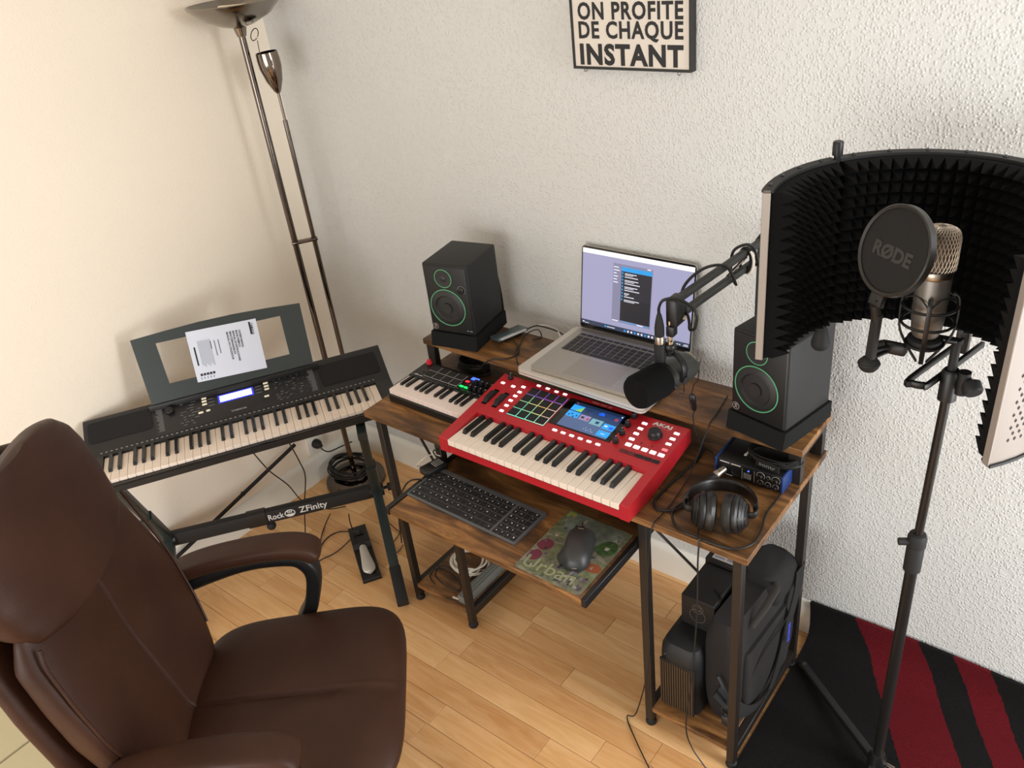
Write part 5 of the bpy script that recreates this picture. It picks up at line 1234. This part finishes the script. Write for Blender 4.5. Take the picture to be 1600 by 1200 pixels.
# seat: sections across the chair, lofted from back to front
b = MB(); rg = []
NS = 40
for i in range(NS + 1):
    q_ = math.sin(math.pi / 2 * (2 * i / NS - 1)); x = -.095 + .262 * q_ * .9995
    w = .276 * (max(0, 1 - abs(q_) ** 4.6)) ** (1 / 4.6) + .002
    ed = (max(0, 1 - abs(q_) ** 5)) ** (1 / 2.2); r = []
    for t, y, u in csection(w, 1, 5, 2.2):
        if u is not None:
            z = .43 + .036 * t * ed + ed * t * (.010 * (1 - u * u) - .010 * math.exp(-((y + .012 + .06 * (x + .1)) / .007) ** 2) + .008 * (1 - ((abs(u) - .5) / .5) ** 2)) - .05 * max(0, x - .08) ** 1.5
        else: z = .43 + .05 * t * ed
        r.append(V((x, y, z)))
    rg.append(r)
b.loft(rg); b.build('seat', M_LEATHER, ch, ang=75)
for s in (1, -1):
    pth = spline([V((-.40, s * .295, .628)), V((-.3, s * .296, .652)), V((-.18, s * .298, .662)), V((-.10, s * .30, .657)), V((-.055, s * .30, .642)), V((-.036, s * .30, .618))], 6)
    n = len(pth); tp_ = [min(1, .8 + i * .08, .75 + (n - 1 - i) * .1) for i in range(n)]
    if s < 0: pth = [p + V((.025, 0, 0)) for p in pth]
    b = MB(); b.sweep(pth, (0, 1, 0), .08, .04, 18, 4, tp_); pad = b.build('arm_pad', M_LEATHER, ch, ang=70)
    fr = spline([V((-.44, s * .285, .57)), V((-.36, s * .29, .60)), V((-.22, s * .296, .632)), V((-.11, s * .30, .626)), V((-.07, s * .30, .60)), V((-.06, s * .30, .55)), V((-.085, s * .298, .46)), V((-.12, s * .294, .40)), V((-.13, s * .25, .355)), V((-.13, s * .15, .35))], 6)
    if s < 0: fr = [p + V((.025, 0, 0)) for p in fr]
    b = MB(); b.sweep(fr[:-10], (0, 1, 0), .055, .038, 12, 5); b.box(-.16, -.09, min(s * .12, s * .29), max(s * .12, s * .29), .345, .372, .006); b.build('arm_frame', BLK, ch, ang=60)
for s in (1, -1):
    b = MB(); b.sweep(spline([V((-.30, s * .2, .40)), V((-.36, s * .22, .43)), V((-.40, s * .235, .5)), V((-.42, s * .245, .58))], 5), (0, 1, 0), .03, .02, 8, 4); b.build('back_bracket', BLK, ch)
b = MB(); b.box(-.2, .05, -.1, .1, .32, .376, .01); b.build('tilt_mechanism', BLK, ch)
b = MB(); b.cyl((-.09, 0, .09), (-.09, 0, .33), .024); b.cyl((-.09, 0, .21), (-.09, 0, .33), .03); b.build('gas_lift', BLK, ch)
b = MB()
for k in range(5):
    t = rad(36 + 72 * k) - FA + rad(0); d = V((math.cos(t), math.sin(t), 0)); s = V((-d[1], d[0], 0)); o = V((-.09, 0, 0))
    b.sweep([o + d * .02 + V((0, 0, .105)), o + d * .14 + V((0, 0, .095)), o + d * .25 + V((0, 0, .072))], s, .045, .03, 10, 4, [1, .85, .65])
b.build('star_base', BLK, ch)
for k in range(5):
    t = rad(36 + 72 * k) - FA; d = V((math.cos(t), math.sin(t), 0)); s = V((-d[1], d[0], 0)); o = V((-.09, 0, 0)) + d * .24
    b = MB()
    for q_ in (-1, 1): b.cyl(o + s * q_ * .008 + V((0, 0, .026)), o + s * q_ * .024 + V((0, 0, .026)), .0255, seg=18)
    b.cyl(o + V((0, 0, .03)), o + V((0, 0, .07)), .007); b.build('caster', BLK, ch)

# ---------------------------------------------------------------- low cabinet behind the chair
CRM = mat('cream lacquer', '#c6bc9a', .5)
lc = thing('low_cabinet', 'low cream cabinet with a dark joint across its top behind the office chair', 'cabinet', (.33, -1.93, 0))
b = MB(); b.box(-.28, .28, -.40, .40, .0, .182, .002, seg=1); b.build('body', CRM, lc)
for x0, x1 in ((-.285, .1145), (.1195, .29)):
    b = MB(); b.box(x0, x1, -.41, .41, .183, .2, .002, seg=1); b.build('top_panel', CRM, lc)
b = MB(); b.box(.112, .122, -.405, .405, .1825, .186, 0); b.build('joint_strip', mat('dark joint', '#2c2620', .6), lc)
